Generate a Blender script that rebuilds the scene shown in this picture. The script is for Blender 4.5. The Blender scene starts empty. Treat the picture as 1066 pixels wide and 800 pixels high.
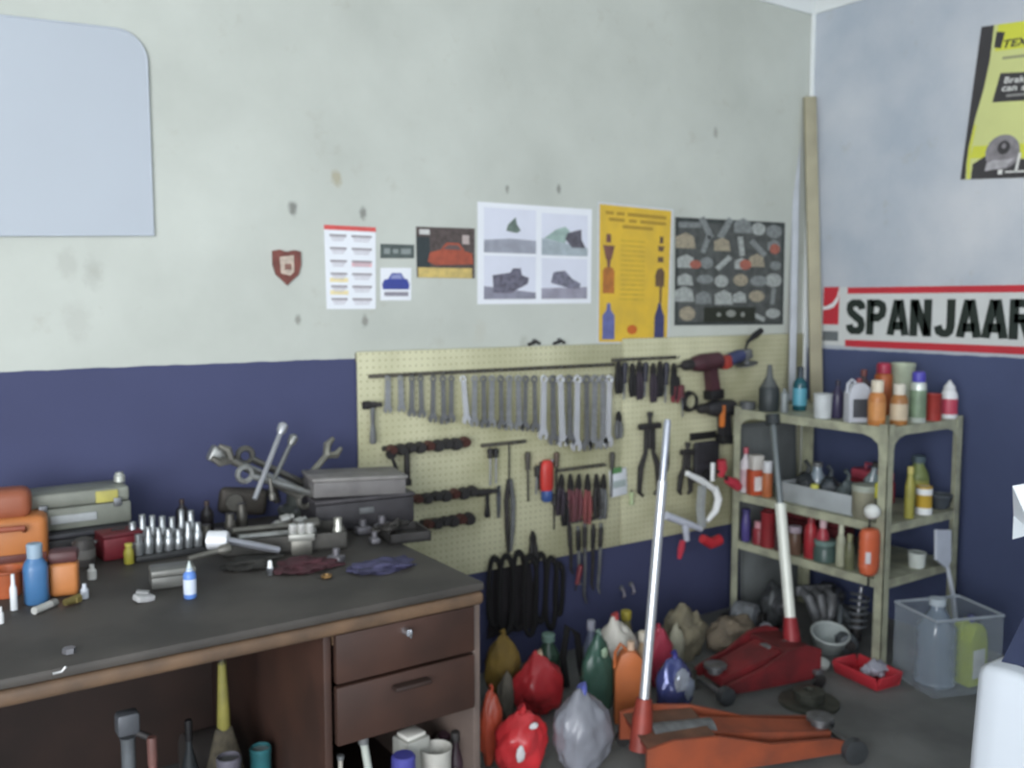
import bpy, bmesh, math, random
from mathutils import Vector, Matrix, noise, Quaternion
R = math.radians
random.seed(7)
C = bpy.context.scene.collection
SC = bpy.context.scene

# ------------------------------------------------------------------ camera, world, light
CAM_H, FPX, PITCH, YAW = 1.5, 954.0, R(-5.09), R(34.08)
EXPOSURE = 0.92
WORLD_COL, WORLD_STR = (0.86, 0.93, 1.0), 1.3
DOOR_COL, DOOR_W = (0.95, 0.97, 1.0), 150.0
YW, XW, ZC = 3.05, 3.87, 3.02           # back wall, right wall, ceiling

cd = bpy.data.cameras.new('camera'); cam = bpy.data.objects.new('camera', cd); C.objects.link(cam)
cd.sensor_width = 36; cd.lens = FPX / 1066 * 36; cd.clip_start = .02
cam.location = (0, 0, CAM_H)
cam.rotation_euler = (math.pi / 2 + PITCH, 0, -YAW)
cd.dof.use_dof = True; cd.dof.focus_distance = 1.15; cd.dof.aperture_fstop = 5.6
SC.camera = cam
w = bpy.data.worlds.new('daylight'); SC.world = w; w.use_nodes = True
bg = w.node_tree.nodes['Background']; bg.inputs[0].default_value = (*WORLD_COL, 1); bg.inputs[1].default_value = WORLD_STR
ld = bpy.data.lights.new('doorway_daylight', 'AREA'); ld.shape = 'RECTANGLE'; ld.size = 3.6; ld.size_y = 2.4
ld.energy = DOOR_W; ld.color = DOOR_COL
lo = bpy.data.objects.new('doorway_daylight', ld); C.objects.link(lo)
lo.location = (-2.45, -1.5, 1.5); lo.rotation_euler = (R(90), 0, R(-62))
SC.view_settings.view_transform = 'Standard'; SC.view_settings.look = 'None'
SC.view_settings.exposure = EXPOSURE; SC.view_settings.gamma = 1; SC.view_settings.use_curve_mapping = False

# ------------------------------------------------------------------ pixel -> place helpers (image taken as 1066x800)
_f = Vector((math.sin(YAW) * math.cos(PITCH), math.cos(YAW) * math.cos(PITCH), math.sin(PITCH)))
_r = Vector((math.cos(YAW), -math.sin(YAW), 0)); _u = _r.cross(_f); CAMP = Vector((0, 0, CAM_H))
FH = Vector((math.sin(YAW), math.cos(YAW), 0))
def ray(px, py): return _f + _r * ((px - 533) / FPX) + _u * ((400 - py) / FPX)
def onZ(px, py, z=0.):
    d = ray(px, py); return CAMP + d * ((z - CAM_H) / d.z)
def onY(px, py, y):
    d = ray(px, py); return CAMP + d * (y / d.y)
def onX(px, py, x):
    d = ray(px, py); return CAMP + d * (x / d.x)
def depth(p): return (Vector(p) - CAMP).dot(_f)
def onD(px, py, dep): return CAMP + ray(px, py) * dep
def hz(p, py):          # world z at the plan position p seen in image row py
    d = ray(533, py); q = Vector((p[0], p[1], 0)); s = q.dot(FH)
    dd = ray(533, py); return CAM_H + dd.z * (s / dd.dot(FH))
def size(px, p): return px * depth(p) / FPX
def fitZ(x0, x1, yt, yb, z):
    """plan position, width and height of a thing that stands on height z, seen from x0 to x1, top yt, foot yb"""
    p = onZ((x0 + x1) / 2, yb, z); wd = size(x1 - x0, p)
    p = p + FH * wd * .35
    return Vector((p.x, p.y, z)), wd, hz(p, yt) - z
def fitX(x0, x1, yt, yb, X):
    p = onX((x0 + x1) / 2, yb, X); return p, size(x1 - x0, p), hz(p, yt) - p.z

# ------------------------------------------------------------------ materials (all procedural)
def lin(h):
    c = [int(h[i:i + 2], 16) / 255 for i in (0, 2, 4)]
    return tuple(x / 12.92 if x <= .04045 else ((x + .055) / 1.055) ** 2.4 for x in c) + (1,)
_mats = {}
def M(hexc, rough=.6, metal=0., dirt=.25, scale=14., spec=.4, alpha=1., trans=0., name=None):
    k = (hexc, rough, metal, dirt, scale, spec, alpha, trans)
    if k in _mats: return _mats[k]
    m = bpy.data.materials.new(name or 'surface_' + hexc); m.use_nodes = True; nt = m.node_tree; N = nt.nodes; L = nt.links
    b = N['Principled BSDF']; col = lin(hexc)
    tc = N.new('ShaderNodeTexCoord'); nz = N.new('ShaderNodeTexNoise'); nz.inputs['Scale'].default_value = scale; nz.inputs['Detail'].default_value = 5
    L.new(tc.outputs['Object'], nz.inputs['Vector'])
    rp = N.new('ShaderNodeValToRGB'); rp.color_ramp.elements[0].position = .36; rp.color_ramp.elements[1].position = .62
    g = sum(col[:3]) / 3 * .35
    rp.color_ramp.elements[0].color = tuple(c * (1 - dirt) + g * dirt * .6 for c in col[:3]) + (1,)
    rp.color_ramp.elements[1].color = col
    L.new(nz.outputs['Fac'], rp.inputs['Fac']); L.new(rp.outputs['Color'], b.inputs['Base Color'])
    b.inputs['Roughness'].default_value = rough; b.inputs['Metallic'].default_value = metal
    b.inputs['Specular IOR Level'].default_value = spec
    if trans: b.inputs['Transmission Weight'].default_value = trans; b.inputs['IOR'].default_value = 1.2
    if alpha < 1: b.inputs['Alpha'].default_value = alpha
    _mats[k] = m; return m
STEEL = M('b9bcc2', .32, .9, .35, 30, name='tool_steel'); STEEL_DULL = M('85878a', .45, .8, .4, 30, name='dull_steel')
CHROME = M('dfe2e8', .18, .95, .1, 20, name='chrome'); IRON = M('3c3a3a', .6, .35, .4, 25, name='dark_iron')
BLACK = M('1f1e20', .55, 0, .3, 20, name='black_plastic'); RUBBER = M('1a191a', .85, 0, .3, 18, name='black_rubber')
GREY = M('6d6f70', .6, .2, .4, 18, name='grey_metal'); CAST = M('7b7d7e', .65, .45, .5, 22, name='cast_alloy')
WHITE = M('e6e8e8', .5, 0, .08, 8, name='white_plastic'); PAPER = M('e2e5ea', .8, 0, .05, 5, spec=.1, name='white_paper')
RED = M('b8262b', .45, 0, .25, 16, name='red_plastic'); REDM = M('74262a', .5, .1, .45, 12, name='red_paint')
ORANGE = M('b8643a', .5, 0, .25, 12, name='orange_plastic'); ORNM = M('c4552a', .5, .1, .4, 9, name='orange_paint')
BLUE = M('3b62b0', .45, 0, .2, 14, name='blue_plastic'); YELL = M('d8c23a', .5, 0, .2, 14, name='yellow_plastic')
CLEAR = M('b9c4ce', .15, 0, .15, 12, spec=.6, alpha=.33, name='clear_plastic')
WOODB = M('4a2f24', .5, 0, .45, 7, name='dark_wood'); HANDLE = M('8d6a3f', .6, 0, .3, 12, name='tool_handle_wood')

# ------------------------------------------------------------------ mesh builder
class B:
    def __init__(s): s.bm = bmesh.new()
    def _xf(s, vs, c, rot):
        m = Matrix.Translation(Vector(c))
        if rot is not None:
            m = m @ (rot.to_4x4() if isinstance(rot, (Matrix, Quaternion)) and not isinstance(rot, Quaternion) else (rot.to_matrix().to_4x4() if isinstance(rot, Quaternion) else Matrix.Rotation(rot[2], 4, 'Z') @ Matrix.Rotation(rot[1], 4, 'Y') @ Matrix.Rotation(rot[0], 4, 'X')))
        bmesh.ops.transform(s.bm, matrix=m, verts=vs)
    def box(s, c, sz, rot=None, bev=0., seg=2, taper=None):
        r = bmesh.ops.create_cube(s.bm, size=1); vs = r['verts']
        for v in vs: v.co = Vector((v.co.x * sz[0], v.co.y * sz[1], v.co.z * sz[2]))
        if taper:
            for v in vs:
                if v.co.z > 0: v.co.x *= taper; v.co.y *= taper
        if bev:
            es = list({e for v in vs for e in v.link_edges})
            o = bmesh.ops.bevel(s.bm, geom=es, offset=min(bev, .49 * min(sz)), segments=seg, affect='EDGES', profile=.5)
            vs = list({v for f in o['faces'] for v in f.verts} | {v for v in vs if v.is_valid})
        s._xf(vs, c, rot); return s
    def cyl(s, p0, p1, r0, r1=None, n=14):
        r1 = r0 if r1 is None else r1; p0 = Vector(p0); p1 = Vector(p1); d = p1 - p0
        r = bmesh.ops.create_cone(s.bm, cap_ends=True, segments=n, radius1=r0, radius2=max(r1, 1e-5), depth=d.length)
        s._xf(r['verts'], (p0 + p1) / 2, d.to_track_quat('Z', 'Y')); return s
    def tube(s, pts, r, n=8, closed=False):
        pts = [Vector(p) for p in pts]; k = len(pts); rs = r if isinstance(r, (list, tuple)) else [r] * k
        rings = []; up = None
        for i, p in enumerate(pts):
            if closed: t = pts[(i + 1) % k] - pts[i - 1]
            else: t = pts[min(i + 1, k - 1)] - pts[max(i - 1, 0)]
            t.normalize()
            if up is None: up = t.orthogonal().normalized()
            else:
                up = up - t * up.dot(t)
                up = up.normalized() if up.length > 1e-6 else t.orthogonal().normalized()
            bi = t.cross(up)
            rings.append([s.bm.verts.new(p + (up * math.cos(2 * math.pi * j / n) + bi * math.sin(2 * math.pi * j / n)) * rs[i]) for j in range(n)])
        m = k if closed else k - 1
        for i in range(m):
            a, b = rings[i], rings[(i + 1) % k]
            for j in range(n): s.bm.faces.new((a[j], a[(j + 1) % n], b[(j + 1) % n], b[j]))
        if not closed: s.bm.faces.new(rings[0][::-1]); s.bm.faces.new(rings[-1])
        return s
    def lathe(s, prof, c=(0, 0, 0), n=20, sx=1., sy=1., rot=None, sq=0.):
        rings = []; vs = []
        for (r, z) in prof:
            ring = []
            for j in range(n):
                a = 2 * math.pi * j / n; ca, sa = math.cos(a), math.sin(a)
                if sq:
                    e = 1 - sq; ca = math.copysign(abs(ca) ** e, ca); sa = math.copysign(abs(sa) ** e, sa)
                v = s.bm.verts.new((max(r, 1e-4) * ca * sx, max(r, 1e-4) * sa * sy, z)); ring.append(v); vs.append(v)
            rings.append(ring)
        for a, b in zip(rings, rings[1:]):
            for j in range(n): s.bm.faces.new((a[j], a[(j + 1) % n], b[(j + 1) % n], b[j]))
        s.bm.faces.new(rings[0][::-1]); s.bm.faces.new(rings[-1])
        s._xf(vs, c, rot); return s
    def prism(s, poly, y0, y1, c=(0, 0, 0), rot=None):          # outline in local x,z, thickness along y
        a = [s.bm.verts.new((x, y0, z)) for x, z in poly]; b = [s.bm.verts.new((x, y1, z)) for x, z in poly]
        s.bm.faces.new(a); s.bm.faces.new(b[::-1]); n = len(poly)
        for i in range(n): s.bm.faces.new((a[i], b[i], b[(i + 1) % n], a[(i + 1) % n]))
        s._xf(a + b, c, rot); return s
    def hexa(s, lo, up):                                       # closed box from four lower and four upper corners
        a = [s.bm.verts.new(p) for p in lo]; b = [s.bm.verts.new(p) for p in up]; n = len(a)
        s.bm.faces.new(a[::-1]); s.bm.faces.new(b)
        for i in range(n): s.bm.faces.new((a[i], a[(i + 1) % n], b[(i + 1) % n], b[i]))
        return s
    def ring(s, c, R0, r, rot=None, n=24, m=8, arc=None):
        pts = [Vector((R0 * math.cos(2 * math.pi * i / n), 0, R0 * math.sin(2 * math.pi * i / n))) for i in range(n)]
        if rot: mm = Matrix.Rotation(rot[2], 3, 'Z') @ Matrix.Rotation(rot[1], 3, 'Y') @ Matrix.Rotation(rot[0], 3, 'X'); pts = [mm @ p for p in pts]
        return s.tube([Vector(c) + p for p in pts], r, m, True)
    def blob(s, c, rad, amt=.15, seed=0, sub=3, freq=2.2, flat=None, shape=None):
        r = bmesh.ops.create_icosphere(s.bm, subdivisions=sub, radius=1)
        off = Vector((seed * 3.7, seed * 1.3, seed * 5.1))
        for v in r['verts']:
            p = v.co.copy(); k = 1 + amt * noise.fractal(p * freq + off, 1., 2., 3)
            k += amt * .5 * noise.turbulence(p * freq * 1.7 + off, 3, True) - amt * .4
            q = p * k
            if shape: q = shape(q)
            v.co = Vector((q.x * rad[0], q.y * rad[1], q.z * rad[2]))
            if flat is not None: v.co.z = max(v.co.z, flat)
            v.co += Vector(c)
        return s
    def o(s, name, mat, parent=None, angle=38, loc=None, rot=None):
        bmesh.ops.recalc_face_normals(s.bm, faces=s.bm.faces)
        for f in s.bm.faces: f.smooth = True
        for e in s.bm.edges:
            if len(e.link_faces) == 2 and e.calc_face_angle(0) > R(angle): e.smooth = False
        me = bpy.data.meshes.new(name); s.bm.to_mesh(me); s.bm.free(); me.materials.append(mat)
        o = bpy.data.objects.new(name, me); C.objects.link(o)
        if parent is not None: o.parent = parent
        if loc is not None: o.location = loc
        if rot is not None: o.rotation_euler = rot
        return o
def tag(o, label, cat, group=None):
    o['label'] = label; o['category'] = cat
    if group: o['group'] = group
    return o
def T(name, label, cat, loc=(0, 0, 0), rot=(0, 0, 0), group=None):
    o = bpy.data.objects.new(name, None); o.empty_display_size = .05; C.objects.link(o); o.location = loc; o.rotation_euler = rot
    return tag(o, label, cat, group)
def struct(o): o['kind'] = 'structure'; return o
def dup(root, loc, rot=None, label=None, scale=None):
    r = root.copy(); C.objects.link(r); r.location = loc
    if rot is not None: r.rotation_euler = rot
    if scale: r.scale = scale
    if label: r['label'] = label
    for ch in list(root.children):
        c = ch.copy(); C.objects.link(c); c.parent = r
        for g in list(ch.children):
            d = g.copy(); C.objects.link(d); d.parent = c
    return r
def text_mesh(txt, bold=0.):
    cu = bpy.data.curves.new('lettering', 'FONT'); cu.body = txt; cu.offset = bold; cu.extrude = .0; cu.space_character = 1 + bold * 2.2; cu.resolution_u = 3
    o = bpy.data.objects.new('lettering', cu); C.objects.link(o); dg = bpy.context.evaluated_depsgraph_get(); dg.update()
    me = bpy.data.meshes.new_from_object(o.evaluated_get(dg)); bpy.data.objects.remove(o); bpy.data.curves.remove(cu); return me
def lettering(name, txt, mat, parent, fn, bold=0., shear=0., squeeze=None):
    """letters as a flat mesh; fn maps (u,v) in 0..1 of the text's own box to a local point"""
    me = text_mesh(txt, bold); xs = [v.co.x for v in me.vertices]; ys = [v.co.y for v in me.vertices]
    x0, x1, y0, y1 = min(xs), max(xs), min(ys), max(ys)
    for v in me.vertices:
        u = (v.co.x - x0) / (x1 - x0); q = (v.co.y - y0) / (y1 - y0)
        v.co = fn(u + shear * (q - .5), q)
    me.materials.clear(); me.materials.append(mat); me.name = name
    o = bpy.data.objects.new(name, me); C.objects.link(o); o.parent = parent; return o
ORD = 'first second third fourth fifth sixth seventh eighth ninth tenth eleventh twelfth thirteenth fourteenth fifteenth sixteenth seventeenth eighteenth nineteenth twentieth twenty-first twenty-second twenty-third twenty-fourth twenty-fifth twenty-sixth twenty-seventh twenty-eighth'.split()

# ------------------------------------------------------------------ room
def wall_mat(name, upper, lower, stain, zline, axis_scale, spots=()):
    m = bpy.data.materials.new(name); m.use_nodes = True; nt = m.node_tree; N = nt.nodes; L = nt.links; b = N['Principled BSDF']
    tc = N.new('ShaderNodeTexCoord'); sep = N.new('ShaderNodeSeparateXYZ'); L.new(tc.outputs['Object'], sep.inputs[0])
    def nz(sc, det=6, ro=.6):
        n = N.new('ShaderNodeTexNoise'); n.inputs['Scale'].default_value = sc; n.inputs['Detail'].default_value = det; n.inputs['Roughness'].default_value = ro
        L.new(tc.outputs['Object'], n.inputs['Vector']); return n.outputs['Fac']
    def ramp(fac, p0, p1, c0, c1):
        r = N.new('ShaderNodeValToRGB'); e = r.color_ramp.elements; e[0].position = p0; e[1].position = p1; e[0].color = c0; e[1].color = c1; L.new(fac, r.inputs['Fac']); return r.outputs['Color']
    def mix(f, a, b_):
        x = N.new('ShaderNodeMix'); x.data_type = 'RGBA'
        if isinstance(f, float): x.inputs['Factor'].default_value = f
        else: L.new(f, x.inputs['Factor'])
        for s, v in ((x.inputs[6], a), (x.inputs[7], b_)):
            if isinstance(v, tuple): s.default_value = v
            else: L.new(v, s)
        return x.outputs[2]
    def math_(op, a, b_=None, c_=None):
        x = N.new('ShaderNodeMath'); x.operation = op
        for s, v in zip(x.inputs, (a, b_, c_)):
            if v is None: continue
            if isinstance(v, (int, float)): s.default_value = v
            else: L.new(v, s)
        return x.outputs[0]
    up = ramp(nz(1.3), .35, .68, lin(stain), lin(upper))
    sm = ramp(nz(9., 8, .7), .60, .74, (0, 0, 0, 1), (.35, .35, .35, 1))       # scuffs
    up = mix(sm, up, lin('a39f92'))
    for (sx, sz, r, hx) in spots:
        d = math_('ADD', math_('POWER', math_('SUBTRACT', sep.outputs[0], sx), 2), math_('POWER', math_('MULTIPLY', math_('SUBTRACT', sep.outputs[2], sz), .6), 2))
        d = math_('ADD', math_('SQRT', d), math_('MULTIPLY', math_('SUBTRACT', nz(40), .5), r * 1.6))
        k = N.new('ShaderNodeMapRange'); L.new(d, k.inputs[0]); k.inputs[1].default_value = r * .5; k.inputs[2].default_value = r * 1.2; k.inputs[3].default_value = .7 if r < .022 else .28; k.inputs[4].default_value = 0
        up = mix(k.outputs[0], up, lin(hx))
    lw = ramp(nz(3.), .3, .7, tuple(c * .88 for c in lin(lower)[:3]) + (1,), lin(lower))
    zz = math_('ADD', sep.outputs[2], math_('MULTIPLY', math_('SUBTRACT', nz(14.), .5), .012))
    st = math_('GREATER_THAN', zz, zline)
    col = mix(st, lw, up)
    L.new(col, b.inputs['Base Color']); b.inputs['Roughness'].default_value = .72; b.inputs['Specular IOR Level'].default_value = .3
    bp = N.new('ShaderNodeBump'); bp.inputs['Strength'].default_value = .15; bp.inputs['Distance'].default_value = .004; L.new(nz(35.), bp.inputs['Height']); L.new(bp.outputs[0], b.inputs['Normal'])
    return m
ZL_B = onY(300, 376, YW).z; ZL_R = onX(960, 368, XW).z
sp = []
for (px, py, r, hx) in ((305, 217, .016, '5c5a56'), (378, 222, .014, '6a6964'), (310, 333, .012, '7d7b74'), (380, 335, .014, '77756f'), (350, 185, .02, 'a39a80'), (745, 138, .016, '8d8b84'), (528, 197, .010, '77766f'), (582, 197, .012, '6d6c66'), (70, 275, .03, '9a9a92'), (97, 285, .03, '94948d'), (80, 335, .04, 'a5a59e'), (500, 345, .03, 'b0aea0'), (545, 359, .022, '7d7a6a')):
    q = onY(px, py, YW); sp.append((q.x, q.z, r, hx))
m_back = wall_mat('painted_plaster_back', 'c4c8c0', '454969', 'b3b7af', ZL_B, 1, sp)
m_right = wall_mat('painted_plaster_right', 'c5c8cd', '4c5576', 'a7b0bb', ZL_R, 1)
m_left = wall_mat('painted_plaster_left', 'bcc0bb', '41466e', 'aeb2ac', ZL_B, 1)
X0, Y0 = -2.7, -2.6
struct(B().box(((X0 + XW) / 2, YW + .06, ZC / 2), (XW - X0 + .24, .12, ZC)).o('wall_back', m_back))
struct(B().box((XW + .06, (Y0 + YW) / 2, ZC / 2), (.12, YW - Y0, ZC)).o('wall_right', m_right))
struct(B().box((X0 - .06, (.2 + YW) / 2, ZC / 2), (.12, YW - .2, ZC)).o('wall_left', m_left))
struct(B().box(((X0 + XW) / 2, (Y0 + YW) / 2, ZC + .05), (XW - X0 + .24, YW - Y0 + .24, .1)).o('ceiling', M('cfd3d2', .8, 0, .1, 2., name='ceiling_paint')))
mf = M('737472', .75, 0, .5, 2.6, name='oily_concrete')
struct(B().box(((X0 + XW) / 2, (Y0 + YW) / 2 - 1, -.05), (XW - X0 + .24, YW - Y0 + 2.24, .1)).o('floor', mf))
cv = [(0, 0), (0, -.10), (.012, -.10), (.03, -.055), (.06, -.028), (.09, -.012), (.09, 0)]
m_cov = M('dfe3e2', .7, 0, .06, 4., name='cornice_plaster')
b = B(); b.prism([(-y, z) for y, z in cv], X0, XW, (0, 0, 0), (0, 0, 0))
bmesh.ops.transform(b.bm, matrix=Matrix.Translation((0, YW, ZC)) @ Matrix(((0, 1, 0, 0), (1, 0, 0, 0), (0, 0, 1, 0), (0, 0, 0, 1))), verts=b.bm.verts)
struct(b.o('trim_1', m_cov))
b = B(); b.prism([(-y, z) for y, z in cv], Y0, YW); bmesh.ops.translate(b.bm, vec=(XW, 0, ZC), verts=b.bm.verts); struct(b.o('trim_2', m_cov))
# pale bead of plaster running down the corner
struct(B().box((XW - .012, YW - .012, ZC / 2 + .2), (.024, .024, ZC - .6), None, .008).o('trim_3', m_cov))
# ------------------------------------------------------------------ workbench desk
ZD = .78
c0 = onZ(505, 606, ZD); DX, DY = c0.x, c0.y                     # front right corner of the top
DL, DB = -.62, YW - .06                                        # left end, back edge
desk = T('wooden_desk', 'long dark wooden desk with drawers used as a workbench along the wall', 'desk', (DX, DY, 0))
W_TOP = M('47433f', .6, 0, .45, 5., name='oily_desk_top'); W_EDGE = M('6b5440', .6, 0, .5, 9., name='worn_desk_edge')
W_SIDE = M('402b23', .55, 0, .4, 6., name='desk_veneer'); W_DARK = M('30221d', .6, 0, .4, 6., name='desk_inside')
b = B(); wdt = DX - DL; dep = DB - DY
b.box((-wdt / 2, dep / 2, ZD - .012), (wdt, dep, .024), None, .008); b.o('desk_top', W_TOP, desk)
b = B(); b.box((-wdt / 2, .014, ZD - .042), (wdt - .004, .034, .034), None, .012, 3); b.o('front_edge_strip', W_EDGE, desk)
pl = onY(342, 700, DY).x - DX                                   # left face of the drawer pedestal
pw = -pl
B().box((-.011, dep / 2, (ZD - .026) / 2), (.022, dep - .05, ZD - .026), None, .003).o('side_panel', M('6a5c55', .5, 0, .35, 6, name='bleached_veneer'), desk)
B().box((pl + .010, dep / 2, (ZD - .026) / 2), (.02, dep - .06, ZD - .026), None, .003).o('side_panel', W_SIDE, desk)
B().box((-wdt / 2, dep - .05, .39), (wdt - .04, .018, .72)).o('back_panel', W_DARK, desk)
B().box((pl / 2, dep / 2, .10), (pw - .04, dep - .10, .018)).o('bottom_shelf', W_DARK, desk)
B().box((pl / 2, .045, ZD - .075), (pw - .05, .03, .04), None, .004).o('top_rail', W_EDGE, desk)
zt = ZD - .062; zm = hz((DX - .2, DY), 697); zb = hz((DX - .2, DY), 757)
for i, (za, zc) in enumerate(((zm + .004, zt), (zb, zm - .004))):
    d = B().box((pl / 2, .022, (za + zc) / 2), (pw - .05, .022, zc - za), None, .004).o('drawer', W_SIDE, desk)
    for s in (-1, 1): B().box((pl / 2 + s * (pw / 2 - .04), .24, (za + zc) / 2 - .01), (.012, .40, (zc - za) * .7)).o('drawer_side', W_DARK, d)
    B().box((pl / 2, .24, za + .012), (pw - .08, .40, .008)).o('drawer_bottom', W_DARK, d)
    if i == 0:
        q = onY(424, 658, DY)
        B().cyl((q.x - DX, .012, q.z), (q.x - DX, -.012, q.z), .011, .009, 14).box((q.x - DX, -.016, q.z), (.006, .010, .022), None, .002).o('lock_knob', CHROME, d)
    else:
        B().box((pl / 2, -.004, zc - .03), (.10, .03, .012), None, .005).o('finger_pull', W_DARK, d)
B().box((-wdt + .011, dep / 2, (ZD - .026) / 2), (.022, dep - .05, ZD - .026), None, .003).o('side_panel', W_SIDE, desk)

# ------------------------------------------------------------------ steel shelving rack
RX, RYN, RYF, RXB = 3.23, 2.13, 2.93, 3.76
zs = [hz((RX, RYN), y) for y in (446, 548, 606)]
rk = T('shelving_rack', 'grey green steel angle rack with three shelves of clutter by the blue wall', 'shelving', (RX, RYN, 0))
RKM = M('aeb098', .55, .1, .45, 12., name='rack_paint')
def angle_post(x, y, sx, sy, h):
    a, t = .040, .0035
    b = B(); b.box((x + sx * a / 2, y + sy * t / 2, h / 2), (a, t, h)); b.box((x + sx * t / 2, y + sy * a / 2, h / 2), (t, a, h))
    b.box((x + sx * a / 2, y + sy * a / 2, .004), (a, a, .008)); return b
rw, rl = RXB - RX, RYF - RYN
for (x, y, sx, sy) in ((0, 0, 1, 1), (rw, 0, -1, 1), (0, rl, 1, -1), (rw, rl, -1, -1)):
    p = angle_post(x, y, sx, sy, zs[0] + .012).o('post', RKM, rk)
for z in zs:
    b = B(); b.box((rw / 2, rl / 2, z - .003), (rw - .008, rl - .008, .006)); lip = .036
    for (c, s) in (((.005, rl / 2), (.003, rl - .008)), ((rw - .005, rl / 2), (.003, rl - .008)), ((rw / 2, .005), (rw - .008, .003)), ((rw / 2, rl - .005), (rw - .008, .003))):
        b.box((c[0], c[1], z - lip / 2), (s[0], s[1], lip))
    b.o('shelf', RKM, rk)
z = zs[0] - .034
def gus(): return [(0, 0), (.11, 0)] + [(.11 - .085 * math.sin(t), -.11 + .085 * (1 - (1 - math.cos(t))) + .012) for t in [i * math.pi / 12 for i in range(7)]][::1] + [(0, -.11)]
g2 = [(0, 0), (.12, 0), (.075, -.012), (.045, -.035), (.038, -.08), (.034, -.12), (0, -.12)]
for (y, s) in ((0, 1), (rl, -1)):
    b = B(); b.prism(g2, -.0015, .0015, (.001, y, z), (0, 0, R(90) if s > 0 else R(-90))); b.o('gusset', RKM, rk)
b = B(); b.prism(g2, -.0015, .0015, (0, .002, z)); b.o('gusset', RKM, rk)
b = B(); b.prism([(-x, q) for x, q in g2], -.0015, .0015, (rw, .002, z)); b.o('gusset', RKM, rk)

# ------------------------------------------------------------------ pegboard
g = lambda px, py: onY(px, py, YW - .02)
a, c = g(372, 373), g(700, 351); d, e = g(500, 591), g(745, 553)
pegm = bpy.data.materials.new('cream_pegboard'); pegm.use_nodes = True
N, L = pegm.node_tree.nodes, pegm.node_tree.links; bs = N['Principled BSDF']; tc = N.new('ShaderNodeTexCoord')
mp = N.new('ShaderNodeMapping'); mp.inputs['Scale'].default_value = (40, 40, 40); L.new(tc.outputs['Object'], mp.inputs[0])
fr = N.new('ShaderNodeVectorMath'); fr.operation = 'FRACTION'; L.new(mp.outputs[0], fr.inputs[0])
su = N.new('ShaderNodeVectorMath'); su.operation = 'SUBTRACT'; su.inputs[1].default_value = (.5, .5, .5); L.new(fr.outputs[0], su.inputs[0])
ml = N.new('ShaderNodeVectorMath'); ml.operation = 'MULTIPLY'; ml.inputs[1].default_value = (1, 0, 1); L.new(su.outputs[0], ml.inputs[0])
ln = N.new('ShaderNodeVectorMath'); ln.operation = 'LENGTH'; L.new(ml.outputs[0], ln.inputs[0])
gt = N.new('ShaderNodeMath'); gt.operation = 'LESS_THAN'; gt.inputs[1].default_value = .13; L.new(ln.outputs['Value'], gt.inputs[0])
nz = N.new('ShaderNodeTexNoise'); nz.inputs['Scale'].default_value = 2.6; nz.inputs['Detail'].default_value = 7; L.new(tc.outputs['Object'], nz.inputs['Vector'])
rp = N.new('ShaderNodeValToRGB'); rp.color_ramp.elements[0].position = .36; rp.color_ramp.elements[0].color = lin('a3a180'); rp.color_ramp.elements[1].position = .6; rp.color_ramp.elements[1].color = lin('c6c4a4'); L.new(nz.outputs['Fac'], rp.inputs['Fac'])
mx = N.new('ShaderNodeMix'); mx.data_type = 'RGBA'; L.new(gt.outputs[0], mx.inputs['Factor']); L.new(rp.outputs[0], mx.inputs[6]); mx.inputs[7].default_value = lin('8b8768')
L.new(mx.outputs[2], bs.inputs['Base Color']); bs.inputs['Roughness'].default_value = .6
zt_ = (a.z + c.z) / 2; zb_ = (d.z + e.z) / 2
PXL, PXR = a.x, XW - .03
peg = T('pegboard', 'cream perforated pegboard on the back wall covered in hanging tools', 'pegboard', (PXL, YW, zb_))
seam = (PXL + PXR) / 2 + .02
for x0, x1, dz in ((PXL, seam, 0), (seam + .004, PXR, .02)):
    B().box(((x0 + x1) / 2 - PXL, -.015, (zt_ - zb_ + dz) / 2), (x1 - x0, .01, zt_ - zb_ + dz), None, .002).o('perforated_panel', pegm, peg)
for z in (.02, (zt_ - zb_) * .5, zt_ - zb_ - .02): B().box(((PXR - PXL) / 2, -.006, z), (PXR - PXL, .010, .03)).o('batten', M('7d7760', .7, 0, .3, name='batten_wood'), peg)
PF = YW - .0205                                                # front face of the pegboard

# ------------------------------------------------------------------ things on the back wall
def sheet(name, label, cat, pts, mat, group=None, off=.002, th=.0012, y=None):
    """a flat sheet on the back wall from its four corners in the picture (tl, tr, br, bl); returns root and a mapper u,v -> local"""
    Y = YW if y is None else y
    P = [onY(px, py, Y - off) for px, py in pts]; o = P[3].copy()
    root = T(name, label, cat, o, group=group)
    def fn(u, v, k=0): q = P[3].lerp(P[2], u).lerp(P[0].lerp(P[1], u), v) - o; return Vector((q.x, -th - k * .0008, q.z))
    pad(root, 'paper', mat, fn, 0, 0, 1, 1, 0, th)
    return root, fn
def pad(root, name, mat, fn, u0, v0, u1, v1, k=1, th=.0006):
    return poly(root, name, mat, fn, [(u0, v0), (u1, v0), (u1, v1), (u0, v1)], k, th)
def poly(root, name, mat, fn, uv, k=1, th=.0006):
    return polys(root, name, mat, fn, [uv], k, th)
def polys(root, name, mat, fn, uvs, k=1, th=.0006):
    for uv in uvs:
        f = [fn(u, v, k) for u, v in uv]; nrm = (f[1] - f[0]).cross(f[-1] - f[0]).normalized()
        if nrm.y > 0 and abs(nrm.y) > abs(nrm.x): nrm = -nrm
        if nrm.x > 0 and abs(nrm.x) > abs(nrm.y): nrm = -nrm
        o = B().hexa([p - nrm * th for p in f], f).o(name, mat, root)
    return o
def disc(u, v, ru, rv, n=14, a0=0, a1=2 * math.pi): return [(u + ru * math.cos(a0 + (a1 - a0) * i / (n if a1 - a0 < 6.28 else n)), v + rv * math.sin(a0 + (a1 - a0) * i / n)) for i in range(n)]
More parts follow.
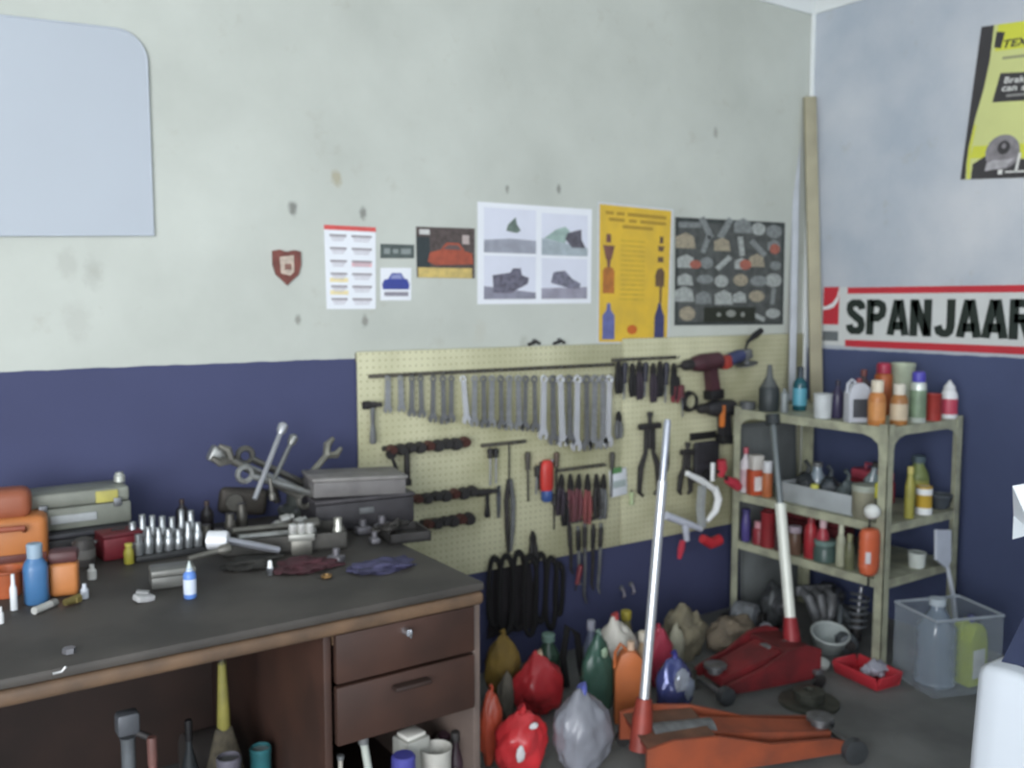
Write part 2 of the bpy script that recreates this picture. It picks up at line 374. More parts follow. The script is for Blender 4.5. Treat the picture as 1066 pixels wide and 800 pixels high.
def bars(rows): return [[(u0, v - h / 2), (u1, v - h / 2), (u1, v + h / 2), (u0, v + h / 2)] for u0, u1, v, h in rows]
pc = lambda h, d=.12, s=30.: M(h, .75, 0, d, s, .15)
# blank board
P = [onY(*p, YW - .012) for p in ((-210, -8), (152, 33), (160, 245), (-200, 246))]; o = P[3].copy()
bd = T('blank_board', 'large blank bluish white board with rounded corner at upper left of the wall', 'board', o)
out = []
tl, tr, br, bl = [p - o for p in P]
arc = [(1 - math.sin(t), 1 - math.cos(t)) for t in [i * math.pi / 12 for i in range(7)]]
rr = .09
ex, ez = (tl - tr).normalized(), (br - tr).normalized()
out = [bl, br] + [tr + ez * rr * (1 - math.sin(t)) + ex * rr * (1 - math.cos(t)) for t in [i * math.pi / 14 for i in range(8)]] + [tl]
b = B(); b.prism([(p.x, p.z) for p in out], 0, .010); b.o('panel', M('b0b7bf', .5, 0, .06, 1.2, name='bluish_white_board'), bd)
b = B(); n = len(out)
b.tube([(p.x, .0, p.z) for p in out], .003, 6, True); b.o('rim', M('b4bbc4', .4, 0, .1, name='board_rim'), bd)
# shield plaque
P = onY(298, 278, YW); s = T('shield_plaque', 'small reddish brown shield badge with a pale emblem stuck on the grey wall', 'badge', P)
k = size(1, P); sh = [(-15, 16), (-8, 17.5), (0, 15.5), (8, 17.5), (15, 16), (15, 2), (12, -8), (5, -14), (0, -19), (-5, -14), (-12, -8), (-15, 2)]
B().prism([(x * k, z * k) for x, z in sh], -.010, -.001).o('shield', M('7c4840', .6, 0, .3, 30), s)
B().prism([(x * k, z * k) for x, z in ((-8, 10), (7, 12), (7, -5), (3, -9), (-7, -7))], -.013, -.0095).o('emblem', M('c9b8a8', .6, 0, .35, 60), s)
B().prism([(x * k, z * k) for x, z in ((-3, 3), (4, 3), (4, -3), (-3, -3))], -.0145, -.0125).o('crest', M('8a6258', .6, 0, .3, 60), s)
# wall calendar
r_, f = sheet('wall_calendar', 'white wall calendar sheet with a red top band and twelve month panels', 'calendar', ((337, 234), (391, 237), (391, 322), (340, 322)), PAPER)
pad(r_, 'red_band', pc('cf5f5c'), f, 0, .945, 1, 1)
rows = []; gr = []; pk = []
for i in range(6):
    v = .88 - i * .152
    for j, (u0, u1) in enumerate(((.1, .42), (.52, .92))):
        rows.append((u0, u1, v, .026)); gr.append((u0 + .03, u1 - .03, v - .03, .014)); gr.append((u0 + .05, u1 - .06, v - .058, .01))
polys(r_, 'month_heading', pc('958f93'), f, bars(rows)); polys(r_, 'day_grid', pc('b9b3ba'), f, bars(gr))
polys(r_, 'tinted_month', pc('e8d9a8'), f, bars([(.08, .44, .35, .05), (.08, .44, .20, .05)]), .5); polys(r_, 'pink_month', pc('e2b6ba'), f, bars([(.52, .92, .54, .05)]), .5)
# dark little plate and blue car card
r_, f = sheet('number_plate_strip', 'narrow dark grey strip with faint lettering above the blue car card', 'sign', ((396, 254), (431, 255), (431, 269), (396, 269)), pc('5d6664', .3))
polys(r_, 'faint_mark', pc('8c9492'), f, bars([(.1, .28, .5, .4), (.36, .52, .5, .3), (.6, .9, .5, .4)]))
r_, f = sheet('blue_car_card', 'small white square card with a picture of a blue car', 'card', ((396, 279), (428, 279), (428, 313), (396, 313)), PAPER)
poly(r_, 'car_body', pc('454f96'), f, [(.08, .34), (.92, .34), (.94, .5), (.86, .66), (.78, .66), (.66, .84), (.36, .84), (.24, .66), (.12, .64), (.05, .5)])
poly(r_, 'car_window', pc('8c93bd'), f, [(.3, .66), (.72, .66), (.63, .8), (.39, .8)], 2)
polys(r_, 'car_shadow', pc('8f8c96'), f, bars([(.12, .9, .2, .13)]), 1)
# red car photo
r_, f = sheet('red_car_picture', 'dark picture of a red car with a yellow strip below, left of the white poster', 'picture', ((433, 236), (494, 238), (494, 290), (434, 289)), pc('5f5654', .4, 50))
pad(r_, 'yellow_strip', pc('cfb873', .3), f, .02, .0, .95, .2); pad(r_, 'dark_corner', pc('3f4648'), f, 0, .2, .22, .8)
poly(r_, 'car_body', pc('a85a48', .3), f, [(.18, .32), (.22, .5), (.4, .56), (.5, .7), (.72, .7), (.82, .54), (.95, .5), (.97, .28), (.3, .25)], 2)
poly(r_, 'car_window', pc('6b5a58'), f, [(.44, .57), (.53, .66), (.7, .66), (.77, .56)], 3)
pad(r_, 'white_mark', pc('c9c9c6'), f, .05, .85, .22, .95, 2); pad(r_, 'pale_spot', pc('b9aca8'), f, .78, .68, .9, .86, 1)
# white poster with four photos
r_, f = sheet('white_photo_poster', 'large white poster with four pale photographs of vehicles', 'poster', ((497, 210), (616, 218), (615, 316), (497, 317)), PAPER)
for (u0, u1, v0, v1, kind) in ((.05, .49, .51, .95, 0), (.54, .96, .5, .93, 1), (.05, .49, .05, .48, 2), (.54, .96, .05, .47, 3)):
    fr = pad(r_, 'photo', pc('d3d6e2', .06, 8), f, u0, v0, u1, v1, 1)
    q = lambda uv: [(u0 + (u1 - u0) * u, v0 + (v1 - v0) * v) for u, v in uv]
    if kind == 0:
        poly(r_, 'photo_ground', pc('9fa2ad', .25, 20), f, q([(0, 0), (1, 0), (1, .3), (.5, .33), (0, .28)]), 2); poly(r_, 'photo_vehicle', pc('73827a', .4, 60), f, q([(.42, .5), (.45, .64), (.6, .82), (.62, .66), (.7, .52), (.62, .46)]), 2)
    if kind == 1:
        poly(r_, 'photo_ground', pc('a9b4ba', .25, 20), f, q([(0, 0), (1, 0), (1, .2), (.5, .3), (0, .4)]), 2); poly(r_, 'photo_trees', pc('9fb5ae', .3, 30), f, q([(.05, .4), (.3, .62), (.5, .7), (.6, .6), (.5, .3)]), 3)
        poly(r_, 'photo_vehicle', pc('66646d', .4, 60), f, q([(.5, .4), (.55, .55), (.85, .65), (.86, .4), (.95, .2), (.65, .2)]), 4)
    if kind == 2:
        poly(r_, 'photo_ground', pc('8f8f9d', .25, 20), f, q([(0, 0), (1, 0), (1, .15), (0, .3)]), 2); poly(r_, 'photo_vehicle', pc('737180', .5, 60), f, q([(.18, .15), (.16, .55), (.5, .62), (.55, .72), (.7, .72), (.72, .56), (.86, .5), (.84, .36), (.5, .14)]), 3)
    if kind == 3:
        poly(r_, 'photo_ground', pc('9c9aa8', .25, 20), f, q([(0, 0), (1, 0), (1, .3), (0, .26)]), 2); poly(r_, 'photo_vehicle', pc('7f7f8f', .5, 60), f, q([(.2, .4), (.25, .66), (.5, .7), (.66, .5), (.85, .38), (.82, .26), (.6, .26)]), 3)
# yellow poster
r_, f = sheet('yellow_poster', 'tall yellow poster with drawings of bottles down both sides', 'poster', ((622, 210), (701, 218), (696, 357), (621, 358)), pc('c9cdd0'))
pad(r_, 'yellow_print', pc('d8b444', .15, 12), f, .025, .012, .97, .985)
polys(r_, 'heading_line', pc('a8893a'), f, bars([(.1, .2, .93, .022), (.24, .34, .93, .022), (.38, .9, .93, .024), (.14, .34, .885, .022), (.4, .5, .885, .022), (.55, .9, .885, .022), (.32, .72, .84, .022)]), 2)
polys(r_, 'text_column', pc('c7a83f', .2), f, bars([(.3, .62, .74 - i * .035, .012) for i in range(13)]), 2)
polys(r_, 'funnel_drawing', pc('7d5a52', .3), f, [[(.07, .7), (.22, .7), (.18, .6), (.11, .6)], [(.12, .6), (.17, .6), (.16, .54), (.13, .54)], [(.11, .78), (.17, .78), (.17, .72), (.11, .72)]], 2)
poly(r_, 'canister_drawing', pc('b5753f', .3), f, [(.07, .36), (.22, .36), (.22, .52), (.19, .545), (.1, .545), (.07, .52)], 2)
poly(r_, 'blue_bottle_drawing', pc('6a70a4', .25), f, [(.07, .03), (.23, .03), (.23, .2), (.18, .24), (.17, .29), (.13, .29), (.12, .24), (.07, .2)], 2)
polys(r_, 'dark_part_drawing', pc('6e5a48', .3), f, [[(.78, .42), (.9, .42), (.9, .53), (.86, .56), (.8, .55), (.77, .5)], [(.8, .6), (.88, .6), (.88, .64), (.8, .64)], [(.81, .68), (.87, .68), (.89, .72), (.8, .72)], [(.82, .74), (.87, .74), (.87, .79), (.82, .79)], [(.84, .3), (.87, .3), (.87, .42), (.84, .42)]], 2)
poly(r_, 'navy_bottle_drawing', pc('474a70', .25), f, [(.78, .03), (.92, .03), (.92, .2), (.88, .25), (.86, .3), (.83, .3), (.81, .25), (.78, .2)], 2)
poly(r_, 'red_seal', pc('c46a34'), f, disc(.47, .1, .07, .035), 2)
# black parts poster
r_, f = sheet('black_parts_poster', 'black framed poster crowded with small pictures of engine parts', 'poster', ((703, 226), (817, 232), (815, 338), (702, 339)), pc('454a49', .3))
pad(r_, 'dark_ground', pc('595c5a', .4, 25), f, .03, .03, .97, .96, .5)
rnd = random.Random(5); G1, G2, G3, G4 = [], [], [], []
for i in range(6):
    for j in range(6):
        u = .1 + j * .16 + rnd.uniform(-.02, .02); v = .1 + i * .165 + rnd.uniform(-.02, .02)
        if i == 0 and 1 <= j <= 3: continue
        lst = rnd.choice((G1, G1, G2, G2, G3)); t = rnd.random(); s_ = rnd.uniform(.055, .085)
        if t < .4: lst.append(disc(u, v, s_, s_ * rnd.uniform(.6, 1)))
        elif t < .75:
            a_ = rnd.uniform(0, 3.1); ca, sa = math.cos(a_), math.sin(a_); ll, hh = s_ * 1.3, s_ * .35
            lst.append([(u + x * ca - z_ * sa, v + x * sa + z_ * ca) for x, z_ in ((-ll, -hh), (ll, -hh), (ll, hh), (-ll, hh))])
        else: lst.append([(u - s_, v - s_ * .7), (u + s_, v - s_ * .7), (u + s_ * .8, v + s_ * .6), (u, v + s_), (u - s_, v + s_ * .5)])
polys(r_, 'part_picture', pc('a7aca8', .4, 60), f, G1, 1.5); polys(r_, 'part_picture', pc('868b8a', .4, 60), f, G2, 2); polys(r_, 'part_picture', pc('a39a85', .4, 60), f, G3, 2.5)
polys(r_, 'part_picture', pc('a8685a', .3, 60), f, [disc(.9, .74, .05, .05), disc(.62, .58, .055, .05), disc(.17, .57, .05, .04)], 3)
pad(r_, 'black_title_box', pc('33362f'), f, .25, .03, .72, .17, 3.5); polys(r_, 'title_mark', pc('8a8d86'), f, [disc(.49, .11, .045, .035), disc(.38, .1, .02, .02), disc(.6, .1, .02, .025)], 4.5)

# ------------------------------------------------------------------ signs on the right wall
def sheetR(name, label, cat, pts, mat, off=.002, th=.003):
    P = [onX(px, py, XW - off) for px, py in pts]; o = P[3].copy(); root = T(name, label, cat, o)
    def fn(u, v, k=0): q = P[3].lerp(P[2], u).lerp(P[0].lerp(P[1], u), v) - o; return Vector((-th - k * .0008, q.y, q.z))
    pad(root, 'board', mat, fn, 0, 0, 1, 1, 0, th); return root, fn, P
yv = onX(857, 300, XW).y; yend = yv - 1.30
def pxo(y, z):        # picture position of a point on the right wall
    d = Vector((XW, y, z)) - CAMP; return (533 + FPX * d.dot(_r) / d.dot(_f), 400 - FPX * d.dot(_u) / d.dot(_f))
ztop = onX(960, 298, XW).z; zbot = onX(960, 364, XW).z
r_, f, P = sheetR('spanjaard_sign', 'long white sign board lettered SPANJAARD between red stripes on the right wall', 'sign', (pxo(yv, ztop), pxo(yend, ztop), pxo(yend, zbot), pxo(yv, zbot)), M('cdd0cf', .5, 0, .08, 5, name='sign_white'))
del_u = lambda px: (yv - onX(px, 330, XW).y) / 1.30
u1 = del_u(882); ue = del_u(1078); uw = (ue - u1) * (8 * .67 + .6) / (7 * .67 + .6)
SR = M('c23440', .5, 0, .12, 8, name='sign_red'); SK = M('26302c', .5, 0, .1, 8, name='sign_dark_green')
vz = lambda px, py: (onX(px, py, XW).z - zbot) / (ztop - zbot)
polys(r_, 'red_stripe', SR, f, [[(u1, vz(885, 306)), (.985, vz(885, 306)), (.985, vz(885, 299.5)), (u1, vz(885, 299.5))]], 1)
polys(r_, 'red_stripe', SR, f, [[(u1 - .004, vz(885, 361)), (.985, vz(885, 361)), (.985, vz(885, 354)), (u1 - .004, vz(885, 354))]], 1)
vl, vh = vz(885, 348), vz(885, 312)
GL = {'S': [[(.5, .72), (.48, .83), (.4, .9), (.3, .91), (.2, .9), (.11, .83), (.1, .73), (.14, .63), (.3, .51), (.46, .4), (.5, .28), (.48, .17), (.4, .1), (.3, .09), (.2, .1), (.12, .17), (.1, .28)]],
      'P': [[(.1, 0), (.1, 1)], [(.1, .91), (.35, .91), (.47, .84), (.5, .72), (.47, .58), (.35, .49), (.1, .49)]],
      'A': [[(.07, 0), (.27, 1)], [(.53, 0), (.33, 1)], [(.14, .27), (.46, .27)]], 'N': [[(.1, 0), (.1, 1)], [(.5, 0), (.5, 1)], [(.12, .95), (.48, .05)]],
      'J': [[(.48, 1), (.48, .3), (.45, .16), (.37, .09), (.27, .09), (.17, .15), (.12, .3)]],
      'R': [[(.1, 0), (.1, 1)], [(.1, .91), (.35, .91), (.47, .84), (.5, .73), (.47, .6), (.35, .52), (.1, .52)], [(.32, .52), (.5, 0)]],
      'D': [[(.1, 0), (.1, 1)], [(.1, .91), (.3, .91), (.44, .83), (.5, .65), (.5, .35), (.44, .17), (.3, .09), (.1, .09)]]}
def block_letters(name, txt, mat, parent, fn, adv=.67, th=.235):
    """bold condensed capitals drawn as ribbons; fn maps (u,v) in 0..1 of the word's box to a local point"""
    W_ = adv * (len(txt) - 1) + .6; bb = B()
    for i, ch in enumerate(txt):
        for pl_ in GL[ch]:
            L_, R_ = [], []
            for j, (x, y) in enumerate(pl_):
                x0, y0 = pl_[max(j - 1, 0)]; x1, y1 = pl_[min(j + 1, len(pl_) - 1)]; l_ = math.hypot(x1 - x0, y1 - y0); nx, ny = -(y1 - y0) / l_ * th / 2, (x1 - x0) / l_ * th / 2
                cl = lambda v: min(max(v, 0), 1)
                L_.append((x + nx, cl(y + ny))); R_.append((x - nx, cl(y - ny)))
            va = [[bb.bm.verts.new(fn((i * adv + x) / W_, y)) for x, y in q_] for q_ in (L_, R_)]
            for j in range(len(pl_) - 1): bb.bm.faces.new((va[0][j], va[0][j + 1], va[1][j + 1], va[1][j]))
    return bb.o(name, mat, parent)
block_letters('lettering', 'SPANJAARD', SK, r_, lambda u, v: f(u1 + u * uw, vl + (vh - vl) * v, 2))
ul = del_u(873.5)
poly(r_, 'logo_red', SR, f, [(.005, vz(865, 338)), (ul, vz(865, 338)), (ul, vz(865, 299)), (.005, vz(865, 299))], 1)
swo = [(.005, vz(865, 319)), (.25 * ul, vz(865, 319)), (.6 * ul, vz(865, 316)), (.88 * ul, vz(865, 309)), (ul, vz(865, 299)), (ul * 1.0, vz(865, 306)), (.93 * ul, vz(865, 314)), (.7 * ul, vz(865, 320)), (.4 * ul, vz(865, 322)), (.005, vz(865, 323))]
poly(r_, 'logo_swoosh', M('dfe2e2', .5, 0, .05, 5), f, swo, 2)
poly(r_, 'logo_grey_block', M('6c7274', .5, 0, .1, 8), f, [(.005, vz(865, 355)), (ul, vz(865, 355)), (ul, vz(865, 345)), (.005, vz(865, 345))], 1)
# yellow brake poster
r_, f, P = sheetR('brake_poster', 'yellow and black brake disc poster high on the right wall', 'poster', ((1022, 28), (1116, 15), (1096, 184), (1000, 187)), M('cdd28c', .55, 0, .08, 6, name='poster_pale_yellow'), th=.0012)
YB = M('cfd24a', .5, 0, .08, 6, name='poster_yellow'); PK = M('3f3d3f', .5, 0, .15, 8, name='poster_black'); PG = M('8c888c', .5, 0, .35, 30, name='poster_grey')
poly(r_, 'yellow_block', YB, f, [(.2, .83), (1, .83), (1, 1), (.2, 1)], .6)
poly(r_, 'yellow_block', YB, f, [(.08, .14), (1, .12), (1, .22), (.1, .22)], .6)
poly(r_, 'black_curve', PK, f, [(0, 0), (.06, 0), (.045, .1), (.045, .22), (.075, .4), (.13, .6), (.155, .78), (.15, 1), (0, 1)], 1)
poly(r_, 'yellow_line', YB, f, [(.085, 0), (.105, 0), (.085, .1), (.08, .22), (.1, .36), (.075, .36), (.05, .2), (.055, .1)], 1.6)
poly(r_, 'black_foot', PK, f, [(.12, 0), (1, 0), (1, .11), (.4, .13), (.25, .15), (.12, .1)], 1)
poly(r_, 'disc_picture', PG, f, disc(.44, .17, .19, .115, 20), 2); poly(r_, 'disc_hub', PK, f, disc(.45, .2, .07, .045, 14), 3); poly(r_, 'disc_hole', PG, f, disc(.45, .21, .025, .018, 10), 4)
poly(r_, 'caliper_picture', M('b3b0b4', .5, 0, .3, 30), f, [(.27, .05), (.5, .07), (.58, .13), (.5, .12), (.35, .12), (.28, .1)], 3)
poly(r_, 'logo_block', PK, f, [(.185, .855), (.265, .845), (.29, .945), (.19, .955)], 1.5)
lettering('brand_lettering', 'TEXTAR', PK, r_, lambda u, v: f(.285 + u * .56, .845 + v * .05 + u * .005, 1.6), .03, .04)
poly(r_, 'black_panel', PK, f, [(.25, .50), (.98, .49), (1, .66), (.30, .685)], 1.2)
WT = M('d8d8d4', .6, 0, .05, 5, name='poster_white')
lettering('panel_lettering', 'Brake', WT, r_, lambda u, v: f(.36 + u * .28, .615 + v * .042 - u * .003, 2), .02, .02); lettering('panel_lettering', 'Discs', WT, r_, lambda u, v: f(.69 + u * .26, .612 + v * .042 - u * .003, 2), .02, .02)
lettering('panel_lettering', 'can', WT, r_, lambda u, v: f(.34 + u * .17, .565 + v * .030 - u * .002, 2), .02, .02); lettering('panel_lettering', 'stand', WT, r_, lambda u, v: f(.56 + u * .32, .562 + v * .038 - u * .004, 2), .02, .02)
polys(r_, 'small_print', M('9a9c78', .6, 0, .1), f, bars([(.3, .9, .78, .018)]), 1.5); polys(r_, 'small_print', M('8f8f8c', .6, 0, .1), f, bars([(.4, .92, .535, .015)]), 2)
polys(r_, 'white_mark', WT, f, [[(.60, .04), (.63, .04), (.65, .16), (.62, .16)]] + bars([(.42, .47, .04, .03), (.5, .95, .04, .012)]), 3.5)

# ------------------------------------------------------------------ planks in the corner
def plank(name, label, cat, foot, top, wx, wy, mat):
    foot, top = Vector(foot), Vector(top); d = top - foot; t = T(name, label, cat, foot)
    q = d.to_track_quat('Z', 'X'); 
    o = B().box((0, 0, d.length / 2), (wx, wy, d.length), None, .003).o('board', mat, t)
    t.rotation_mode = 'XYZ'
    zax = d.normalized(); xax = Vector((math.cos(YAW), -math.sin(YAW), 0)); xax = (xax - zax * xax.dot(zax)).normalized(); yax = zax.cross(xax)
    t.rotation_euler = Matrix((xax, yax, zax)).transposed().to_euler(); return t
zsh = zs[0] + .001
plank('timber_plank', 'tall beige timber plank standing on the rack and leaning into the corner', 'plank', onZ(850, 419, zsh), onX(843, 101, 3.83), .060, .026, M('a59f86', .65, 0, .25, 5, name='raw_timber'))
plank('grey_batten', 'thin grey white batten leaning left of the beige plank in the corner', 'plank', onZ(824, 418, zsh), onX(830, 116, 3.80), .034, .018, M('b4b9c0', .65, 0, .2, 6, name='grey_batten'))
print('PLANK', onZ(850, 419, zsh), onX(843, 101, 3.83), onZ(826, 418, zsh), zs, ZL_B, ZL_R, zt_, zb_, PXL, PXR)
# ------------------------------------------------------------------ hand tools on the pegboard
def hang(px, py, off=0.0):
    q = onY(px, py, PF - off); return q
def kpx(py=450, px=560): return size(1, onY(px, py, PF))
K = kpx()                                                      # metres per picture pixel on the board (used for lengths)
def pegrail(label, x0, x1, y0, hooks, mat=M('57534a', .6, .2, .4)):
    a, b_ = hang(x0, y0), hang(x1, y0); L_ = b_.x - a.x
    t = T('tool_rail', label, 'tool rail', a)
    B().box((L_ / 2, -.008, 0), (L_, .014, .014), None, .002).o('strip', mat, t)
    for h in hooks:
        x = hang(h, y0).x - a.x; B().tube([(x, -.012, 0), (x, -.035, 0), (x, -.042, .008)], .0025, 6).o('hook', STEEL_DULL, t)
    return t
def ring_spanner(L, w=.0065, mat=STEEL):
    b = B(); hr = L * .055 + .004; jr = L * .07 + .006
    b.ring((0, -.028, -hr * .6), hr * .72, hr * .34, n=14, m=6)
    b.prism([(-w * .85, -hr * 1.25), (w * .85, -hr * 1.25), (w, -L + jr * 1.5), (-w, -L + jr * 1.5)], -.0315, -.0255)
    J = [(-w, -L + jr * 1.9), (w, -L + jr * 1.9), (jr * .95, -L + jr * 1.15), (jr, -L + jr * .5), (jr * .55, -L), (jr * .42, -L + jr * .1), (jr * .45, -L + jr * .75), (0, -L + jr * 1.0), (-jr * .3, -L + jr * .8), (-jr * .28, -L + jr * .2), (-jr * .45, -L + jr * .05), (-jr, -L + jr * .55), (-jr * .95, -L + jr * 1.15)]
    b.prism(J, -.033, -.0245); return b
# the long row of spanners: hook column, lower end row, brightness
SP = [(400, 428, 1), (413, 427, 1), (425, 432, 0), (434, 433, 0), (447, 438, 0), (457, 440, 0), (466, 438, 0), (478, 440, 2), (490, 442, 1), (499, 444, 0), (508, 443, 1), (517, 445, 0), (526, 446, 1), (535, 446, 1), (543, 447, 0), (552, 448, 0), (562, 456, 2), (571, 462, 0), (579, 464, 2), (588, 462, 0), (597, 468, 2), (606, 468, 0), (615, 466, 1), (623, 466, 1), (630, 464, 2)]
yr = lambda px: 395 - (px - 385) * .035
rt = pegrail('long dark rail holding the row of hanging spanners', 383, 638, 392, [s[0] for s in SP])
rail_p = Vector(rt.location)
for i, (px, yb, br) in enumerate(SP):
    q = hang(px, 392); L_ = (yb - 390) * size(1, q)
    m = (M('8f9091', .4, .6, .3, 30), M('b4b6b8', .35, .6, .3, 30), M('e6e8ec', .25, .5, .08, 20))[br]
    t = T('combination_spanner', '%s combination spanner, %s from the left on the spanner rail' % (('dull grey', 'steel', 'bright chrome')[br], ORD[i]), 'spanner', q + Vector((0, 0, 0)), (0, R((-1) ** i * 1.2 + (4 if px in (478, 579) else 0) * -1), 0), 'spanners hanging on the pegboard rail')
    ring_spanner(L_, .0095 + .002 * (br > 0) + .003 * (px > 555), m).o('spanner_body', m, t)
# hammer at the far left of the rail
def hammer(q, L, label, hm=HANDLE, head=.10, rot=0):
    t = T('hammer', label, 'hammer', q, (0, rot, 0), None)
    B().cyl((-head * .5, -.03, 0), (-head * .18, -.03, 0), .015).cyl((-head * .2, -.03, 0), (head * .2, -.03, 0), .011).box((head * .36, -.03, 0), (head * .34, .02, .016), None, .004, taper=.8).o('head', IRON, t)
    B().lathe([(.008, .012), (.009, -.02), (.008, -L * .5), (.012, -L * .75), (.013, -L * .95), (.009, -L)], (0, -.03, 0), 12, 1, .75).o('handle', hm, t)
    return t
hammer(hang(384, 421), 36 * K, 'small ball hammer hanging at the left edge of the pegboard', GREY, .07)
hammer(hang(503, 511), 26 * K, 'black hammer hanging head up below the two chrome screwdrivers', BLACK, .095)
# pliers: jaws up or down, two handles
def pliers(q, L, label, grip, rot=0., group=None, spread=.016, name='pliers', jaw=.30, cat='pliers'):
    t = T(name, label, cat, q, (0, rot, 0), group); y = -.024; jl = L * jaw
    B().prism([(-.004, 0), (.004, 0), (.013, -jl * .6), (.015, -jl), (-.015, -jl), (-.013, -jl * .6)], y - .005, y + .005).cyl((0, y - .009, -jl * .95), (0, y + .009, -jl * .95), .010, n=12).o('jaws', IRON, t)
    for s in (-1, 1):
        pts = [(s * .007, y, -jl), (s * spread, y, -jl - (L - jl) * .35), (s * spread * 1.1, y, -jl - (L - jl) * .7), (s * spread * .8, y, -L)]
        B().tube(pts, [.007, .0105, .0105, .008], 8).o('handle', grip, t)
    return t
def screwdriver(q, L, label, grip, group=None, rot=0., shaft=STEEL, hf=.38, hr=.013, off=.0):
    t = T('screwdriver', label, 'screwdriver', q, (0, rot, 0), group); y = -.022 - off; h = L * hf
    B().lathe([(.004, 0), (hr * .85, -.004), (hr, -h * .3), (hr * .75, -h * .8), (hr * .9, -h), (.004, -h - .004)][::-1], (0, y, 0), 10).o('handle', grip, t)
    B().cyl((0, y, -h), (0, y, -L), .0045, .004, 8).o('shaft', shaft, t); return t
# dark cluster right of the spanners
rail2 = pegrail('short dark rail of black handled pliers and screwdrivers', 636, 702, 375, [638 + i * 7 for i in range(10)])
gc = 'dark handled tools right of the spanners'
DKP = M('38303a', .5, 0, .3, 20, name='dark_purple_grip'); DKB = M('2d2d3a', .5, 0, .3, 20, name='navy_grip')
for i in range(9):
    px = 640 + i * 7.2; q = hang(px, 376 + (i % 3)); L_ = (410 - 376 + (i * 5) % 9) * size(1, q)
    if i % 3 == 1: screwdriver(q, L_, 'dark handled screwdriver, %s tool on the short rail of black handles' % ORD[i], DKB, gc, R(2), hf=.55, hr=.014)
    else: pliers(q, L_, 'dark handled pliers, %s tool on the short rail of black handles' % ORD[i], DKP if i % 2 else BLACK, R(-2), gc, .010, jaw=.25)
q = hang(702, 392); pliers(q, 30 * K, 'dark red handled pliers just right of the black handles', M('7a3038', .5, 0, .3), R(8))
# power tools hanging to the right
def drill(q, label, body, chuckm, batt, s=1., flip=1, rot=0, name='power_drill'):
    t = T(name, label, 'drill', q, (0, rot, 0)); y = -.05; f = flip
    B().lathe([(.02 * s, -.09 * s), (.034 * s, -.08 * s), (.036 * s, .02 * s), (.028 * s, .06 * s), (.02 * s, .07 * s)], (0, y, 0), 16, rot=(0, R(90) * f, 0)).o('motor_housing', body, t)
    B().lathe([(.019 * s, .065 * s), (.022 * s, .08 * s), (.020 * s, .11 * s), (.010 * s, .125 * s)], (0, y, 0), 14, rot=(0, R(90) * f, 0)).cyl((f * .12 * s, y, 0), (f * .17 * s, y, 0), .004 * s).o('chuck', chuckm, t)
    B().prism([(-f * .055 * s, -.02 * s), (-f * .01 * s, -.02 * s), (-f * .02 * s, -.12 * s), (-f * .07 * s, -.12 * s)], y - .018 * s, y + .018 * s).o('grip', body, t)
    B().box((-f * .048 * s, y, -.135 * s), (.075 * s, .05 * s, .04 * s), None, .008).o('battery', batt, t)
    return t
dd = onY(725, 377, PF)
drill(dd, 'dark red and black power drill hanging at the top right of the pegboard', M('4b2c33', .5, 0, .3), IRON, BLACK, 1.15, -1, R(-4))
q = onY(757, 372, PF); t = T('angle_grinder', 'blue and red angle grinder with a side handle pointing up right', 'grinder', q, (0, R(-14), 0)); y = -.05
B().lathe([(.022, -.10), (.030, -.08), (.032, .02), (.026, .05)], (0, y, 0), 16, rot=(0, R(90), 0)).o('motor_housing', M('3d4468', .5, 0, .25), t)
B().box((-.075, y, 0), (.05, .066, .062), None, .012).o('red_collar', M('a03a30', .5, 0, .25), t)
B().box((.07, y, -.005), (.055, .055, .05), None, .012).cyl((.07, y, -.02), (.07, y, -.055), .014).o('gear_head', CAST, t)
B().lathe([(.004, -.002), (.052, -.002), (.052, .002), (.004, .002)], (.07, y, -.052), 22).o('cutting_disc', GREY, t)
B().tube([(.075, y, .02), (.10, y, .05), (.155, y, .066)], [.006, .008, .015], 10).lathe([(.012, 0), (.016, .01), (.014, .06), (.008, .065)], (.145, y, .063), 12, rot=(0, R(75), 0)).o('side_handle', BLACK, t)
q = onY(740, 424, PF); drill(q, 'black cordless drill with an orange battery grip on the pegboard', M('2b2a2d', .5, 0, .25), IRON, BLACK, 1.1, -1, R(2), 'cordless_drill')
t = bpy.data.objects['cordless_drill']
B().box((-.005, -.079, -.035), (.026, .022, .105), None, .008).o('orange_grip', M('c9702f', .5, 0, .2), t)
q = onY(714, 411, PF); t = T('cable_coil', 'small dark coil of cable left of the black cordless drill', 'cable', q)
for k in range(3): B().ring((0, -.02 - .009 * k, -.03), .045 - k * .004, .005, n=20).o('loop', BLACK, t)
q = onY(706, 400, PF); t = screwdriver(q, 38 * K, 'thin screwdriver with a white shaft left of the black drill', M('5a2a30', .5), None, R(-3), CHROME, .4)
q = onY(730, 458, PF); t = T('tool_belt', 'dark hanging leather tool pouch between the drill and the white clamp', 'pouch', q)
B().box((0, -.025, -.10), (.14, .034, .19), None, .015, 3).o('pouch', M('35343a', .7, 0, .35), t); B().box((0, -.045, -.06), (.142, .008, .09), None, .003).o('flap', M('2c2b30', .7, 0, .35), t); B().box((0, -.012, .02), (.17, .006, .035), None, .002).o('belt', BLACK, t)
